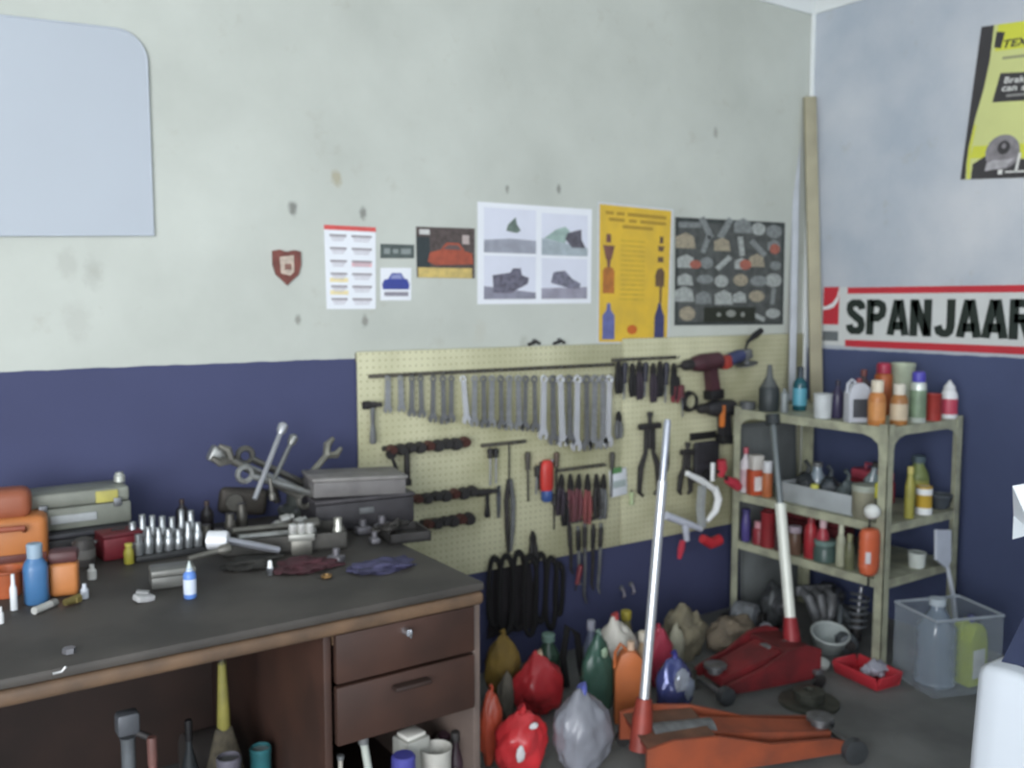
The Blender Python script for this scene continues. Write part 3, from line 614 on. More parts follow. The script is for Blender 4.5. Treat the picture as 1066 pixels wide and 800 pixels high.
# socket rails
def socket(r=.011, h=.035, m=STEEL_DULL):
    return B().lathe([(r * .62, 0), (r, .002), (r, h * .55), (r * .78, h * .62), (r * .78, h)], n=10)
def socket_rail(label, x0, x1, y0, n, group, matr=IRON):
    a, b_ = hang(x0, y0), hang(x1, y0); L_ = b_.x - a.x
    t = T('socket_rail', label, 'socket rail', a, (0, R(1), 0)); B().box((L_ / 2, -.010, 0), (L_, .018, .018), None, .003).o('strip', matr, t)
    for i in range(n): B().cyl((L_ * (i + .5) / n, -.018, 0), (L_ * (i + .5) / n, -.03, 0), .005).o('clip', STEEL_DULL, t)
    first = None
    for i in range(n):
        p = a + Vector((L_ * (i + .5) / n, -.030, -.004 * (i % 2)))
        lb = '%s socket from the left on the %s' % (ORD[i], group)
        r = .018 + .005 * (i / n) + .003 * (i % 2)
        o = T('socket', lb, 'socket', p, (R(90), 0, 0), 'sockets on the ' + group); socket(r, .036).o('socket_body', IRON if i % 4 else M('5a3a34', .5, .5), o)
socket_rail('upper dark socket rail on the left of the pegboard', 397, 482, 467, 9, 'upper socket rail')
socket_rail('middle dark socket rail just above the desk end', 424, 490, 518, 7, 'middle socket rail')
socket_rail('lowest dark socket rail close to the desk end', 436, 486, 544, 6, 'lowest socket rail')
q = hang(417, 468); t = T('tee_handle', 'dark T handle wrench hanging from the upper socket rail', 'wrench', q, (0, 0, 0))
B().cyl((0, -.05, 0), (0, -.05, -30 * K), .011, .012).lathe([(.012, 0), (.017, -.002), (.017, -.02), (.012, -.022)][::-1], (0, -.05, -27 * K)).o('shaft', IRON, t); B().cyl((-.055, -.05, .004), (.055, -.05, .004), .008).o('cross_bar', IRON, t)
q = hang(400, 468); t = T('ratchet_handle', 'small black ratchet head hanging left of the T handle wrench', 'ratchet', q, (0, R(-12), 0))
B().lathe([(.018, -.008), (.02, 0), (.018, .008)], (0, -.05, -.012), 16, rot=(R(90), 0, 0)).o('ratchet_head', IRON, t); B().tube([(0, -.05, -.02), (.006, -.05, -.05), (.008, -.05, -.075)], [.006, .007, .009]).o('handle', BLACK, t)
pegrail('short dark bracket holding two chrome screwdrivers', 500, 546, 464, [507, 513, 532, 540])
screwdriver(hang(507, 466), 38 * K, 'chrome shafted screwdriver hanging on the short bracket, left one', IRON, 'chrome screwdrivers on the short bracket', 0, CHROME, .25)
screwdriver(hang(513, 466), 36 * K, 'chrome shafted screwdriver hanging on the short bracket, right one', BLACK, 'chrome screwdrivers on the short bracket', 0, CHROME, .25)
q = hang(527, 460); t = T('long_tongs', 'long dark tongs hanging low right of the black hammer', 'tongs', q)
B().cyl((0, -.02, 0), (0, -.02, -40 * K), .0035).o('hanging_rod', IRON, t)
B().tube([(-.004, -.022, -38 * K), (-.014, -.022, -60 * K), (-.010, -.022, -90 * K), (-.004, -.022, -116 * K)], [.008, .011, .010, .006]).o('arm', IRON, t)
B().tube([(.006, -.022, -38 * K), (.018, -.022, -62 * K), (.016, -.022, -90 * K), (.008, -.022, -113 * K)], [.008, .011, .010, .006]).o('arm', GREY, t)
q = hang(516, 505); t = T('feeler_blade', 'pale grey flat blade hanging right of the black hammer', 'blade', q); B().prism([(-.008, 0), (.008, 0), (.011, -.05), (.006, -.13), (-.006, -.13), (-.010, -.05)], -.022, -.018).o('blade', STEEL, t); B().cyl((0, -.024, -.006), (0, -.016, -.006), .005).o('pivot', IRON, t)
# red and blue torch shape
q = hang(564, 478); t = T('grease_gun', 'red tool with a blue end hanging in the middle of the pegboard', 'tool', q)
B().lathe([(.014, 0), (.024, -.012), (.027, -.04), (.027, -.11), (.024, -.125)][::-1], (0, -.035, 0), 16, 1.15, .8).o('red_barrel', M('c23a33', .4, 0, .15, 12), t)
B().lathe([(.022, -.125), (.025, -.13), (.023, -.165), (.018, -.172)][::-1], (0, -.035, 0), 14).o('blue_end', M('3a5590', .45, 0, .2), t)
B().tube([(-.026, -.03, -.005), (-.036, -.03, -.05), (-.034, -.03, -.12)], .005).o('side_lever', IRON, t); B().cyl((.03, -.03, .0), (.03, -.03, -.12), .007).o('side_tube', STEEL, t)
q = hang(556, 484); screwdriver(q, 30 * K, 'thin dark screwdriver hanging left of the red tool', IRON, None, R(3))
q = hang(569, 512); screwdriver(q, 38 * K, 'long thin screwdriver hanging under the red tool', IRON, None, 0, IRON, .3, off=.03)
# bundle of pliers
rail3 = pegrail('dark bracket of maroon handled pliers in the board centre', 578, 628, 490, [581, 590, 599, 608, 617, 625])
MAR = M('6b3f45', .5, 0, .3, 18, name='maroon_grip')
for i, (px, m, ln, rt_) in enumerate(((581, DKP, 44, 3), (590, MAR, 52, -2), (599, MAR, 50, 2), (608, M('8a4a4a', .5), 55, 0), (617, IRON, 48, -3), (625, GREY, 50, 2))):
    pliers(hang(px, 493), ln * K, '%s handled pliers, %s from the left on the central bracket' % (('purple', 'maroon', 'maroon', 'pale red', 'black', 'grey')[i], ORD[i]), m, R(rt_), 'pliers on the central bracket', .013)
# long things hanging below the pliers
B_low = pegrail('lower dark bracket of long levers under the maroon pliers', 584, 630, 545, [588, 596, 604, 612, 621])
for i, (px, y0, y1, m, nm) in enumerate(((588, 545, 600, IRON, 'pry_bar'), (597, 548, 612, GREY, 'pry_bar'), (604, 545, 632, STEEL_DULL, 'pry_bar'), (613, 546, 618, IRON, 'pry_bar'), (621, 545, 622, GREY, 'pry_bar'))):
    q = hang(px, y0); L_ = (y1 - y0) * K
    t = T(nm, '%s lever bar hanging low, %s from the left on the lower bracket' % (('black', 'grey', 'long steel', 'black', 'grey')[i], ORD[i]), 'pry bar', q, (0, R((i - 2) * 1.5), 0), 'long bars under the pliers')
    B().tube([(0, -.03, .006), (.0, -.03, -.02), (.004, -.03, -L_ * .6), (0, -.03, -L_ * .9), (.010, -.034, -L_)], [.007, .009, .008, .007, .004], 8).o('bar', m, t); B().lathe([(.009, 0), (.011, -.01), (.010, -.08), (.008, -.09)][::-1], (0.001, -.03, -.01), 10).o('grip', BLACK if i % 2 else IRON, t)
q = hang(596, 585); screwdriver(q, 28 * K, 'dark red handled screwdriver hanging on the blue wall under the board', M('7a3038', .5), None, R(14), IRON, .75, .012, .035)
# white blister pack
q = hang(641, 487); t = T('blister_pack', 'white packet with green top hanging left of the gear puller', 'packet', q, (0, R(-4), 0))
B().box((0, -.012, -.065), (.095, .012, .12), None, .004).o('packet', M('d5d9de', .4, 0, .15, 14), t); B().box((-.01, -.014, -.01), (.06, .010, .026), None, .003).o('green_top', M('5d8a5a', .5), t); B().box((0, -.020, -.07), (.07, .004, .03)).o('label_band', M('a9b6b4', .5), t)
q = hang(654, 512); t = T('green_spool', 'little pale green spool hanging beside the white packet', 'spool', q); B().lathe([(.012, 0), (.012, -.01), (.008, -.014), (.008, -.04), (.012, -.044), (.012, -.055)][::-1], (0, -.022, 0), 12).o('spool', M('b7c69a', .5), t); B().cyl((0, -.022, 0), (0, -.022, .012), .003).o('pin', IRON, t)
# gear pullers
def puller(q, s, label, rot=0):
    t = T('gear_puller', label, 'gear puller', q, (0, rot, 0)); y = -.04
    B().box((0, y, 0), (.125 * s, .026, .026), None, .006).o('cross_head', IRON, t)
    B().cyl((0, y, .05 * s), (0, y, -.10 * s), .009).lathe([(.014, 0), (.014, .018)], (0, y, .045 * s), 6).o('centre_screw', IRON, t)
    for sx in (-1, 1):
        B().tube([(sx * .02 * s, y, -.005), (sx * .024 * s, y, -.12 * s), (sx * .05 * s, y, -.18 * s), (sx * .058 * s, y, -.29 * s), (sx * .035 * s, y, -.31 * s)], [.011, .010, .014, .011, .007], 8).o('jaw', IRON, t)
    return t
puller(hang(670, 443), 1., 'large dark two jaw gear puller with a wide cross head')
puller(hang(709, 470), .62, 'smaller dark gear puller beside the chrome jack handle', R(4))
# white G clamp with red grips, hanging in front of the board
q = onY(728, 490, PF); d_ = YW - .165
pp = lambda px, py: onY(px, py, d_) - q
t = T('bar_clamp', 'white angular clamp frame with red grips hanging left of the rack', 'clamp', q)
B().tube([pp(715, 493), pp(729, 500), pp(744, 510)], [.012, .016, .014], 8).o('top_arm', WHITE, t)
B().tube([pp(744, 508), pp(748, 520), pp(745, 532), pp(736, 543)], [.016, .018, .016, .010], 8).o('curved_back', WHITE, t)
B().tube([pp(731, 506), pp(729, 530), pp(731, 549)], .019, 4).o('inner_web', M('a4a8a8', .5, .1, .2), t)
B().tube([pp(693, 537), pp(712, 544), pp(730, 551)], [.018, .017, .013], 8).o('lower_arm', M('c4c8d4', .45, 0, .12), t)
B().tube([pp(713, 545), pp(715, 563)], [.016, .013], 8).o('stem', M('b9bdc9', .45, 0, .12), t)
B().tube([pp(711, 563), pp(709, 572), pp(707, 582)], [.012, .016, .009], 8).o('red_grip', M('b83448', .45, 0, .15), t)
B().tube([pp(731, 561), pp(740, 566), pp(749, 562)], [.020, .026, .026], 8).o('red_grip', M('b8303a', .45, 0, .15), t)
B().tube([q - q + Vector((0, 0, 0)), Vector((0, -.05, .01)), pp(729, 499)], .004, 6).o('hanging_wire', IRON, t)
q = onY(752, 480, PF); d_ = YW - .15; pp = lambda px, py: onY(px, py, d_) - q
t = T('red_clamp', 'red clamp with white stick hanging beside the rack post', 'clamp', q)
B().tube([pp(751, 479), pp(752, 488), pp(750, 497)], [.020, .024, .014], 8).o('red_jaw', M('b03340', .45, 0, .15), t)
B().tube([pp(757, 500), pp(764, 503), pp(769, 508)], [.018, .026, .020], 8).o('red_jaw', M('b8384a', .45, 0, .15), t)
B().tube([pp(742, 482), pp(741.5, 501)], .010, 8).o('white_stick', WHITE, t); B().tube([pp(742, 490), pp(750, 492), pp(762, 504)], .007, 6).o('rod', IRON, t); B().tube([Vector((0, 0, 0)), pp(751, 482)], .004, 6).o('hanging_wire', IRON, t)
for i, (px, y0, ln, m, nm) in enumerate(((551, 552, 34, IRON, 'dark long nosed pliers hanging just above the drive belts'), (586, 512, 36, BLACK, 'black handled pliers hanging left of the purple handled pair'), (690, 455, 40, IRON, 'dark slim pliers hanging left of the smaller gear puller'), (640, 428, 30, GREY, 'grey pliers hanging just right of the longest spanners'))):
    pliers(hang(px, y0), ln * K, nm, m, R((-3, 2, 4, -2)[i]), None, .011)
for i, (px, y0, ln, hx) in enumerate(((546, 470, 52, '4a4540'), (576, 470, 44, '5a4a40'), (634, 470, 50, '44423e'))):
    screwdriver(hang(px, y0), ln * K, ('dark brown handled long screwdriver left of the red tool', 'brown handled screwdriver just right of the red tool', 'dark handled screwdriver hanging left of the white packet')[i], M('%s' % hx, .5), None, R(i - 1), IRON, .35)
# fan belts and hoses under the pegboard, hung from the wall
for i, (px, y0, y1, ww) in enumerate(((512, 580, 652, 15), (524, 578, 660, 17), (537, 574, 655, 15), (549, 578, 662, 16), (560, 576, 648, 13), (571, 580, 655, 13), (579, 586, 640, 10))):
    q = onY(px, y0, YW - .03 - .018 * (i % 2)); k = size(1, q); h = (y1 - y0) * k; wv = ww * k * .5
    t = T('drive_belt', 'black rubber drive belt, %s from the left in the row hung under the board' % ORD[i], 'drive belt', q, group='black drive belts under the pegboard')
    n = 14; pts = []
    for j in range(n * 2):
        a_ = 2 * math.pi * j / (n * 2); x = wv * math.cos(a_); z_ = math.sin(a_)
        pts.append((x * (1 - .25 * (z_ < 0) * 0), -.02 - .004 * math.sin(3 * a_), -h / 2 + (h / 2) * math.copysign(abs(z_) ** .6, z_)))
    B().tube(pts, .011, 6, True).o('belt', RUBBER, t)
    B().cyl((0, 0, -.012), (0, -.04, -.012), .004).o('peg', IRON, t)
q = onY(532, 584, YW - .008); t = T('black_apron', 'black work apron hanging on the blue wall behind the drive belts', 'apron', q)
k = size(1, q); b = B(); nx, nz_ = 10, 8; gr_ = []
fr_ = []
for j in range(nz_ + 1):
    row = []
    for i in range(nx + 1):
        u = i / nx - .5; v = j / nz_
        row.append((u * (44 + 22 * v) * k, -.006 - .006 * (1 + math.sin(i * 2.1 + v)) * (.3 + v), -v * 76 * k))
    gr_.append(row)
vv = [[b.bm.verts.new(p) for p in row] for row in gr_]; wv_ = [[b.bm.verts.new((p[0], p[1] + .004, p[2])) for p in row] for row in gr_]
for j in range(nz_):
    for i in range(nx):
        b.bm.faces.new((vv[j][i], vv[j][i + 1], vv[j + 1][i + 1], vv[j + 1][i])); b.bm.faces.new((wv_[j][i], wv_[j + 1][i], wv_[j + 1][i + 1], wv_[j][i + 1]))
for i in range(nx):
    for (J) in (0, nz_): b.bm.faces.new((vv[J][i], wv_[J][i], wv_[J][i + 1], vv[J][i + 1]))
for j in range(nz_):
    for I in (0, nx): b.bm.faces.new((vv[j][I], vv[j + 1][I], wv_[j + 1][I], wv_[j][I]))
b.o('cloth', M('2b282b', .85, 0, .3, 9), t); B().tube([(-20 * k, -.006, 0), (0, -.002, .012), (20 * k, -.006, 0)], .004, 6).o('neck_strap', BLACK, t)
# spanner-like scraps on top of the board and by the corner
for i, px in enumerate((556, 582)):
    q = onY(px, 360, YW - .012); t = T('spring_clip', 'small dark clip lying on the top edge of the board, %s' % ('left one' if i == 0 else 'right one'), 'clip', Vector((q.x, YW - .012, zt_ + .001)), group='clips on top of the pegboard')
    B().tube([(-.03, 0, .006), (-.01, -.004, .012), (.012, .002, .018), (.03, 0, .008)], .006, 7).o('clip_body', IRON, t); B().ring((.0, 0, .018), .009, .003, n=10, m=5).o('loop', GREY, t)
# ------------------------------------------------------------------ generic containers
def bottle(name, label, cat, loc, w_, h, body, cap, band=None, group=None, neck=.32, sq=0., sy=1., rot=0., tip=False, capf=.14):
    r = w_ / 2; t = T(name, label, cat, loc, (0, 0, rot), group)
    B().lathe([(r * .9, 0), (r, h * .03), (r, h * .58), (r * .92, h * .66), (r * neck, h * (.86 - capf * .3)), (r * neck, h * (1 - capf * .5))], n=20, sq=sq, sy=sy).o('body', body, t)
    if tip: B().lathe([(r * neck * 1.25, h * (1 - capf)), (r * neck * 1.1, h * (1 - capf * .6)), (r * .08, h)], n=14).o('nozzle', cap, t)
    else: B().lathe([(r * neck * 1.25, h * (1 - capf)), (r * neck * 1.3, h * .985), (r * neck * 1.15, h)], n=16).o('cap', cap, t)
    if band is not None: B().lathe([(r * 1.006, h * .12), (r * 1.012, h * .14), (r * 1.012, h * .50), (r * 1.006, h * .52)], n=20, sq=sq, sy=sy).o('label_band', band, t)
    return t
def spray_can(name, label, cat, loc, w_, h, body, cap, band=None, group=None):
    r = w_ / 2; t = T(name, label, cat, loc, (0, 0, 0), group)
    B().lathe([(r * .94, 0), (r, h * .02), (r, h * .74), (r * .9, h * .785), (r * .72, h * .80)], n=22).o('can', body, t)
    B().lathe([(r * .80, h * .80), (r * .82, h * .83), (r * .80, h * .97), (r * .62, h)], n=18).o('cap', cap, t)
    if band is not None: B().lathe([(r * 1.006, h * .10), (r * 1.012, h * .12), (r * 1.012, h * .62), (r * 1.006, h * .64)], n=22).o('label_band', band, t)
    return t
def tin(name, label, cat, loc, w_, h, body, lid=None, group=None, taper=1., handle=False):
    r = w_ / 2; t = T(name, label, cat, loc, (0, 0, 0), group)
    B().lathe([(r * taper, 0), (r * (taper + .02), h * .03), (r, h * .93), (r * 1.05, h * .95), (r * 1.05, h * .99), (r * .95, h), (r * .93, h * .94)], n=24).o('body', body, t)
    if lid is not None: B().lathe([(r * .94, h * .94), (r * .93, h * .97), (r * .2, h * .975)], n=24).o('lid', lid, t)
    if handle: B().tube([(r * 1.04 * math.cos(a), r * .4 * math.sin(a) * 0 - r * .1, h * .9 - math.sin(a) * h * .35) for a in [i * math.pi / 10 for i in range(11)]], .003, 6).o('handle', STEEL_DULL, t)
    return t
def jug(name, label, cat, loc, w_, h, body, cap, panel=None, rot=0., group=None, dp=.55):
    t = T(name, label, cat, loc, (0, 0, rot), group); d = w_ * dp
    pr = [(-w_ / 2, .0), (w_ / 2, 0), (w_ / 2, h * .62), (w_ * .40, h * .80), (w_ * .16, h * .90), (-w_ * .10, h * .90), (-w_ * .30, h * .86), (-w_ / 2, h * .66)]
    b = B(); b.prism(pr, -d / 2, d / 2); bmesh.ops.bevel(b.bm, geom=list(b.bm.edges), offset=w_ * .06, segments=2, affect='EDGES', profile=.6); b.o('body', body, t)
    B().cyl((w_ * .04, 0, h * .88), (w_ * .04, 0, h), w_ * .13, w_ * .12, 14).o('cap', cap, t)
    B().tube([(-w_ * .10, 0, h * .9), (-w_ * .30, 0, h * .97), (-w_ * .47, 0, h * .86), (-w_ * .49, 0, h * .66)], w_ * .055, 8).o('handle', body, t)
    if panel is not None: B().box((0, -d / 2 - .001, h * .33), (w_ * .66, .003, h * .42), None, .001).o('label_panel', panel, t)
    return t
def bolt(loc, label, m=STEEL, rot=(0, 0, 0), s=1., group=None):
    t = T('bolt', label, 'bolt', loc, rot, group); B().lathe([(.009 * s, 0), (.009 * s, .007 * s)], n=6).cyl((0, 0, .006 * s), (0, 0, .034 * s), .005 * s, n=8).o('bolt_body', m, t); return t
rngd = random.Random(11)

# ------------------------------------------------------------------ things on the desk
ZT = ZD + .0005
# orange power tools at the far left
p, w_, h = fitZ(-42, 31, 503, 592, ZT); t = T('orange_tool_case', 'large orange tool case at the far left of the desk', 'case', p + Vector((0, -.06, 0)), (0, 0, R(-8)))
B().box((0, 0, h * .33), (w_, .12, h * .64), None, .022, 3).o('body', M('bd7640', .45, 0, .18, 7), t); B().box((-.01, 0, h * .80), (w_ * .72, .10, h * .36), None, .025, 3).o('lid', M('a05a3e', .5, 0, .25, 7), t)
B().box((0, -.062, h * .16), (w_ * .96, .008, h * .10), None, .003).o('dark_band', M('6b3a32', .5), t); B().tube([(-.04, -.06, h * .5), (-.04, -.085, h * .55), (.04, -.085, h * .55), (.04, -.06, h * .5)], .008).o('handle', M('8f4a33', .5), t)
p, w_, h = fitZ(-16, 17, 592, 624, ZT); t = T('orange_cup', 'dull orange plastic tub in front of the orange tool case', 'tub', p); B().lathe([(w_ * .4, 0), (w_ * .44, h * .1), (w_ * .5, h * .95), (w_ * .53, h), (w_ * .47, h * .98), (w_ * .4, h * .4), (.001, h * .3)], n=20).o('tub', M('b8623c', .5, 0, .25), t); B().ring((0, 0, h * .93), w_ * .52, .004, (R(90), 0, 0)).o('rim', M('9f5434', .5), t)
p, w_, h = fitZ(22, 46, 566, 630, ZT); bottle('blue_bottle', 'blue plastic squeeze bottle with pale top beside the orange case', 'bottle', p, w_, h, M('44709c', .35, 0, .15, 10), M('8fa3b3', .4, 0, .15), neck=.5, sq=.2, capf=.24)
p, w_, h = fitZ(49, 77, 572, 622, ZT); t = T('orange_box', 'small orange box with a dark maroon lid right of the blue bottle', 'box', p, (0, 0, R(-12)))
B().box((0, 0, h * .38), (w_, w_ * .9, h * .74), None, .012, 3).o('body', M('bb7844', .45, 0, .18, 8), t); B().box((0, 0, h * .87), (w_ * 1.02, w_ * .92, h * .26), None, .010).o('lid', M('5a3434', .5, 0, .3), t)
for i, (x0, x1, yt, yb, nm, lab, hx) in enumerate(((10, 17, 598, 636, 'white_tube', 'small white tube between the orange tub and the blue bottle', 'd5d8da'), (-3, 3, 632, 650, 'white_bottle_top', 'white cap at the left edge of the desk front', 'd0d0d0'), (90, 99, 588, 604, 'white_bottle_top', 'upright white cap standing right of the small orange box', 'cfcfca'), (83, 91, 608, 624, 'white_tube', 'tiny pale tube nearest the small orange box on its right', 'bfc4cc'))):
    p, w_, h = fitZ(x0, x1, yt, yb, ZT); t = T(nm, lab, 'cap' if 'top' in nm else 'tube', p); m = M(hx, .5, 0, .12)
    B().lathe([(w_ * .5, 0), (w_ * .5, h * .6), (w_ * .3, h * .7), (w_ * .25, h)], n=12).o('body', m, t)
p = onZ(46, 636, ZT); t = T('paint_marker', 'white marker lying on the desk in front of the blue bottle', 'marker', p + Vector((0, 0, .009)), (0, 0, R(40))); B().cyl((-.03, 0, 0), (.02, 0, 0), .009).o('barrel', M('b9b9b4', .5), t); B().cyl((.02, 0, 0), (.036, 0, 0), .0095).o('cap', M('7d7d7a', .5), t)
p = onZ(150, 626, ZT); t = T('paper_tag', 'small crumpled grey white tag near the middle of the desk', 'tag', p); B().box((0, 0, .008), (.045, .03, .016), (R(6), R(10), R(20)), .004).o('tag_body', M('b4b4b4', .7, 0, .3, 40), t); B().box((.0, .012, .019), (.03, .02, .006), (0, R(8), R(-20)), .002).o('fold', M('9a9a9a', .7), t)
p = onZ(72, 680, ZT); t = T('small_nut', 'small pale nut close to the desk front edge on the left', 'nut', p); B().lathe([(.006, 0), (.013, 0), (.013, .011), (.006, .011)], n=6).o('nut_body', M('8c8c90', .4, .6), t)
p = onZ(62, 702, ZT); t = T('bent_clip', 'tiny pale clip on the very front edge of the desk', 'clip', p); B().tube([(-.012, 0, .003), (.004, .002, .003), (.012, 0, .012)], .003).o('clip_body', M('b0b0b0', .4, .5), t)
p, w_, h = fitZ(128, 138, 566, 588, ZT); bottle('yellow_bottle', 'tiny yellow topped bottle in front of the dark red box', 'bottle', p, w_, h, M('aaa23c', .5, 0, .3), M('c9bf58', .5), neck=.6)
p, w_, h = fitZ(66, 80, 616, 632, ZT); t = T('brass_fitting', 'small brass coloured fitting right of the orange box', 'fitting', p, (0, 0, R(30))); B().cyl((-.02, 0, .012), (.02, 0, .012), .008, .011).lathe([(.013, .0), (.013, .012)], (.012, 0, .006), 6).o('fitting_body', M('8a7d4a', .45, .6), t)
# grey case of sockets against the wall, lying on a dark box
def atY(x0, x1, yt, yb, y): P = onY((x0 + x1) / 2, yb, y); return P, size(x1 - x0, P), hz(P, yt) - P.z
p, w_, h = atY(34, 132, 510, 548, YW - .20); zc_ = p.z
t = T('black_tool_box', 'low black tool box under the long grey case', 'box', (p.x, YW - .17, ZT), (0, 0, R(1))); hb_ = zc_ - ZT
B().box((0, 0, hb_ * .40), (w_ * .98, .20, hb_ * .80), None, .008).o('body', BLACK, t); B().box((0, 0, hb_ * .90), (w_, .205, hb_ * .2 - .001), None, .005).o('lid', M('35353a', .5), t); B().tube([(-.03, -.10, hb_ * .6), (-.03, -.118, hb_ * .6), (.03, -.118, hb_ * .6), (.03, -.10, hb_ * .6)], .005).o('handle', M('9a9a9a', .4), t)
t = T('socket_case', 'long grey metal case with a yellow label against the blue wall', 'case', (p.x, YW - .16, zc_ + .0005), (0, 0, R(1)))
B().box((0, 0, h * .3), (w_, .14, h * .6), None, .008).o('base', M('7d8076', .5, .2, .35, 8), t); B().box((0, 0, h * .80), (w_ * .98, .13, h * .40), None, .01).o('lid', M('8c8f84', .5, .2, .35, 8), t)
B().box((.07, -.068, h * .78), (.06, .006, h * .32), None, .002).o('yellow_label', M('b5ad5c', .6), t); B().box((-.02, -.072, h * .3), (.12, .006, h * .22), None, .002).o('pale_band', M('a5a9aa', .5), t)
for s in (-1, 1): B().box((s * w_ * .36, -.072, h * .6), (.022, .008, .025), None, .002).o('latch', STEEL_DULL, t)
t = T('white_socket', 'pale socket standing on the right end of the grey case', 'socket', (p.x + w_ * .44, YW - .16, zc_ + h + .002), (0, 0, 0)); B().lathe([(.010, 0), (.016, .002), (.016, .02), (.012, .024), (.012, .03)], n=12).o('socket_body', M('b9bcb4', .4, .4), t)
# dark red box and oil filter
p, w_, h = fitZ(96, 136, 549, 580, ZT); t = T('dark_red_box', 'dark red metal box between the grey case and the standing sockets', 'box', p + Vector((0, -.03, 0)), (0, 0, R(6))); B().box((0, 0, h * .42), (w_, .09, h * .84), None, .008).o('body', M('7d2630', .5, .1, .3), t); B().box((0, 0, h * .90), (w_ * 1.02, .094, h * .16), None, .006).o('lid', M('6b222b', .5, .1, .3), t); B().cyl((-.018, 0, h), (.018, 0, h), .005).o('handle', IRON, t)
p, w_, h = fitZ(72, 96, 560, 592, ZT); t = T('oil_filter', 'small dark oil filter left of the dark red box', 'filter', p); B().lathe([(w_ * .42, 0), (w_ * .46, .006), (w_ * .46, h * .8), (w_ * .36, h * .95), (w_ * .2, h)], n=22).o('canister', M('4a4644', .5, .2), t); B().lathe([(w_ * .47, h * .3), (w_ * .475, h * .32), (w_ * .475, h * .6), (w_ * .47, h * .62)], n=22).o('label_band', M('6d6a66', .6), t)
# two rows of chrome sockets standing on a tray
p0 = onZ(140, 585, ZT); p1 = onZ(212, 574, ZT); ax = (p1 - p0); ln = ax.length; ang = math.atan2(ax.y, ax.x)
t = T('socket_tray', 'flat dark tray holding two rows of standing chrome sockets', 'tray', (p0 + p1) / 2 + Vector((0, .04, 0)), (0, 0, ang)); B().box((0, 0, .008), (ln, .12, .016), None, .004).o('tray', M('3a3b3c', .5, .2), t); B().box((0, .0, .03), (ln * .98, .012, .03), None, .003).o('divider', GREY, t)
base = Vector(t.location)
for r_ in range(2):
    for i in range(7):
        u = (-.43 + i * .143) * ln; v = (-.034, .034)[r_]
        q = base + Vector((u * math.cos(ang) - v * math.sin(ang), u * math.sin(ang) + v * math.cos(ang), .0165))
        hgt = .058 + .022 * r_ + .006 * ((i * 3) % 4); rad = .0135 - .001 * (i % 3)
        t = T('deep_socket', 'chrome deep socket, %s from the left in the %s row of the socket tray' % (ORD[i], ('front', 'back')[r_]), 'socket', q, group='standing sockets on the tray')
        B().lathe([(rad * .9, 0), (rad, .003), (rad, hgt * .55), (rad * .74, hgt * .62), (rad * .74, hgt * .98), (rad * .5, hgt), (rad * .5, hgt * .8)], n=12).o('socket_body', M('a4a8aa', .3, .7, .2), t)
p, w_, h = fitZ(152, 196, 588, 613, ZT); t = T('flat_tin', 'flat grey tin lying in front of the socket tray', 'tin', p, (0, 0, R(-8))); B().box((0, 0, .016), (w_, .075, .032), None, .006).o('base', M('6a6a66', .45, .3), t); B().box((0, 0, .040), (w_ * 1.01, .077, .016), None, .005).o('lid', M('7d7d78', .45, .3), t)
p, w_, h = fitZ(190, 203, 584, 624, ZT); bottle('glue_bottle', 'small blue and white bottle with pointed tip standing alone on the desk', 'bottle', p, w_, h, M('5f86cc', .35, 0, .1), M('c7d2d0', .4), M('cfd9ea', .5), neck=.5, tip=True, capf=.42)
# pile of ratchets, extension bars and long spanners
def bar(name, label, cat, a, b_, r, mat, z0, z1, head=None, group=None, yoff=None):
    A_, B_ = onZ(*a, ZT + z0), onZ(*b_, ZT + z1)
    t = T(name, label, cat, A_, group=group); d = B_ - A_
    B().tube([(0, 0, 0), tuple(d * .5), tuple(d)], r, 8).o('shank', mat, t)
    if head == 'ratchet':
        dn = d.normalized(); B().lathe([(r * 2.2, -r * 1.5), (r * 2.6, 0), (r * 2.2, r * 1.5)], (0, 0, 0), 14).o('head', mat, t); B().tube([tuple(d * .68), tuple(d * .98)], r * 1.5, 8).o('handle', mat, t)
    if head == 'spanner':
        B().ring((0, 0, 0), r * 1.9, r * .9, (R(70), 0, 0), 12, 6).o('ring_end', mat, t); e = d.normalized(); s_ = Vector((-e.y, e.x, 0))
        b = B(); 
        for k in (-1, 1): b.tube([tuple(d), tuple(d + e * r * 2 + s_ * k * r * 2.2), tuple(d + e * r * 5 + s_ * k * r * 2.0)], [r * .9, r * 1.1, r * .6], 6)
        b.o('jaw', mat, t)
    if head == 'socket':
        q = d.to_track_quat('Z', 'Y'); B().lathe([(r * 2.0, -.035), (r * 2.2, -.03), (r * 2.2, .0), (r * 1.5, .01)], rot=q, n=12).o('socket_end', M('e8ebee', .25, .5, .1), t)
    return t
GR = M('9a9b98', .38, .7, .3, 20, name='worn_tool_steel'); GRD = M('75736c', .45, .6, .35, 20, name='darker_tool_steel')
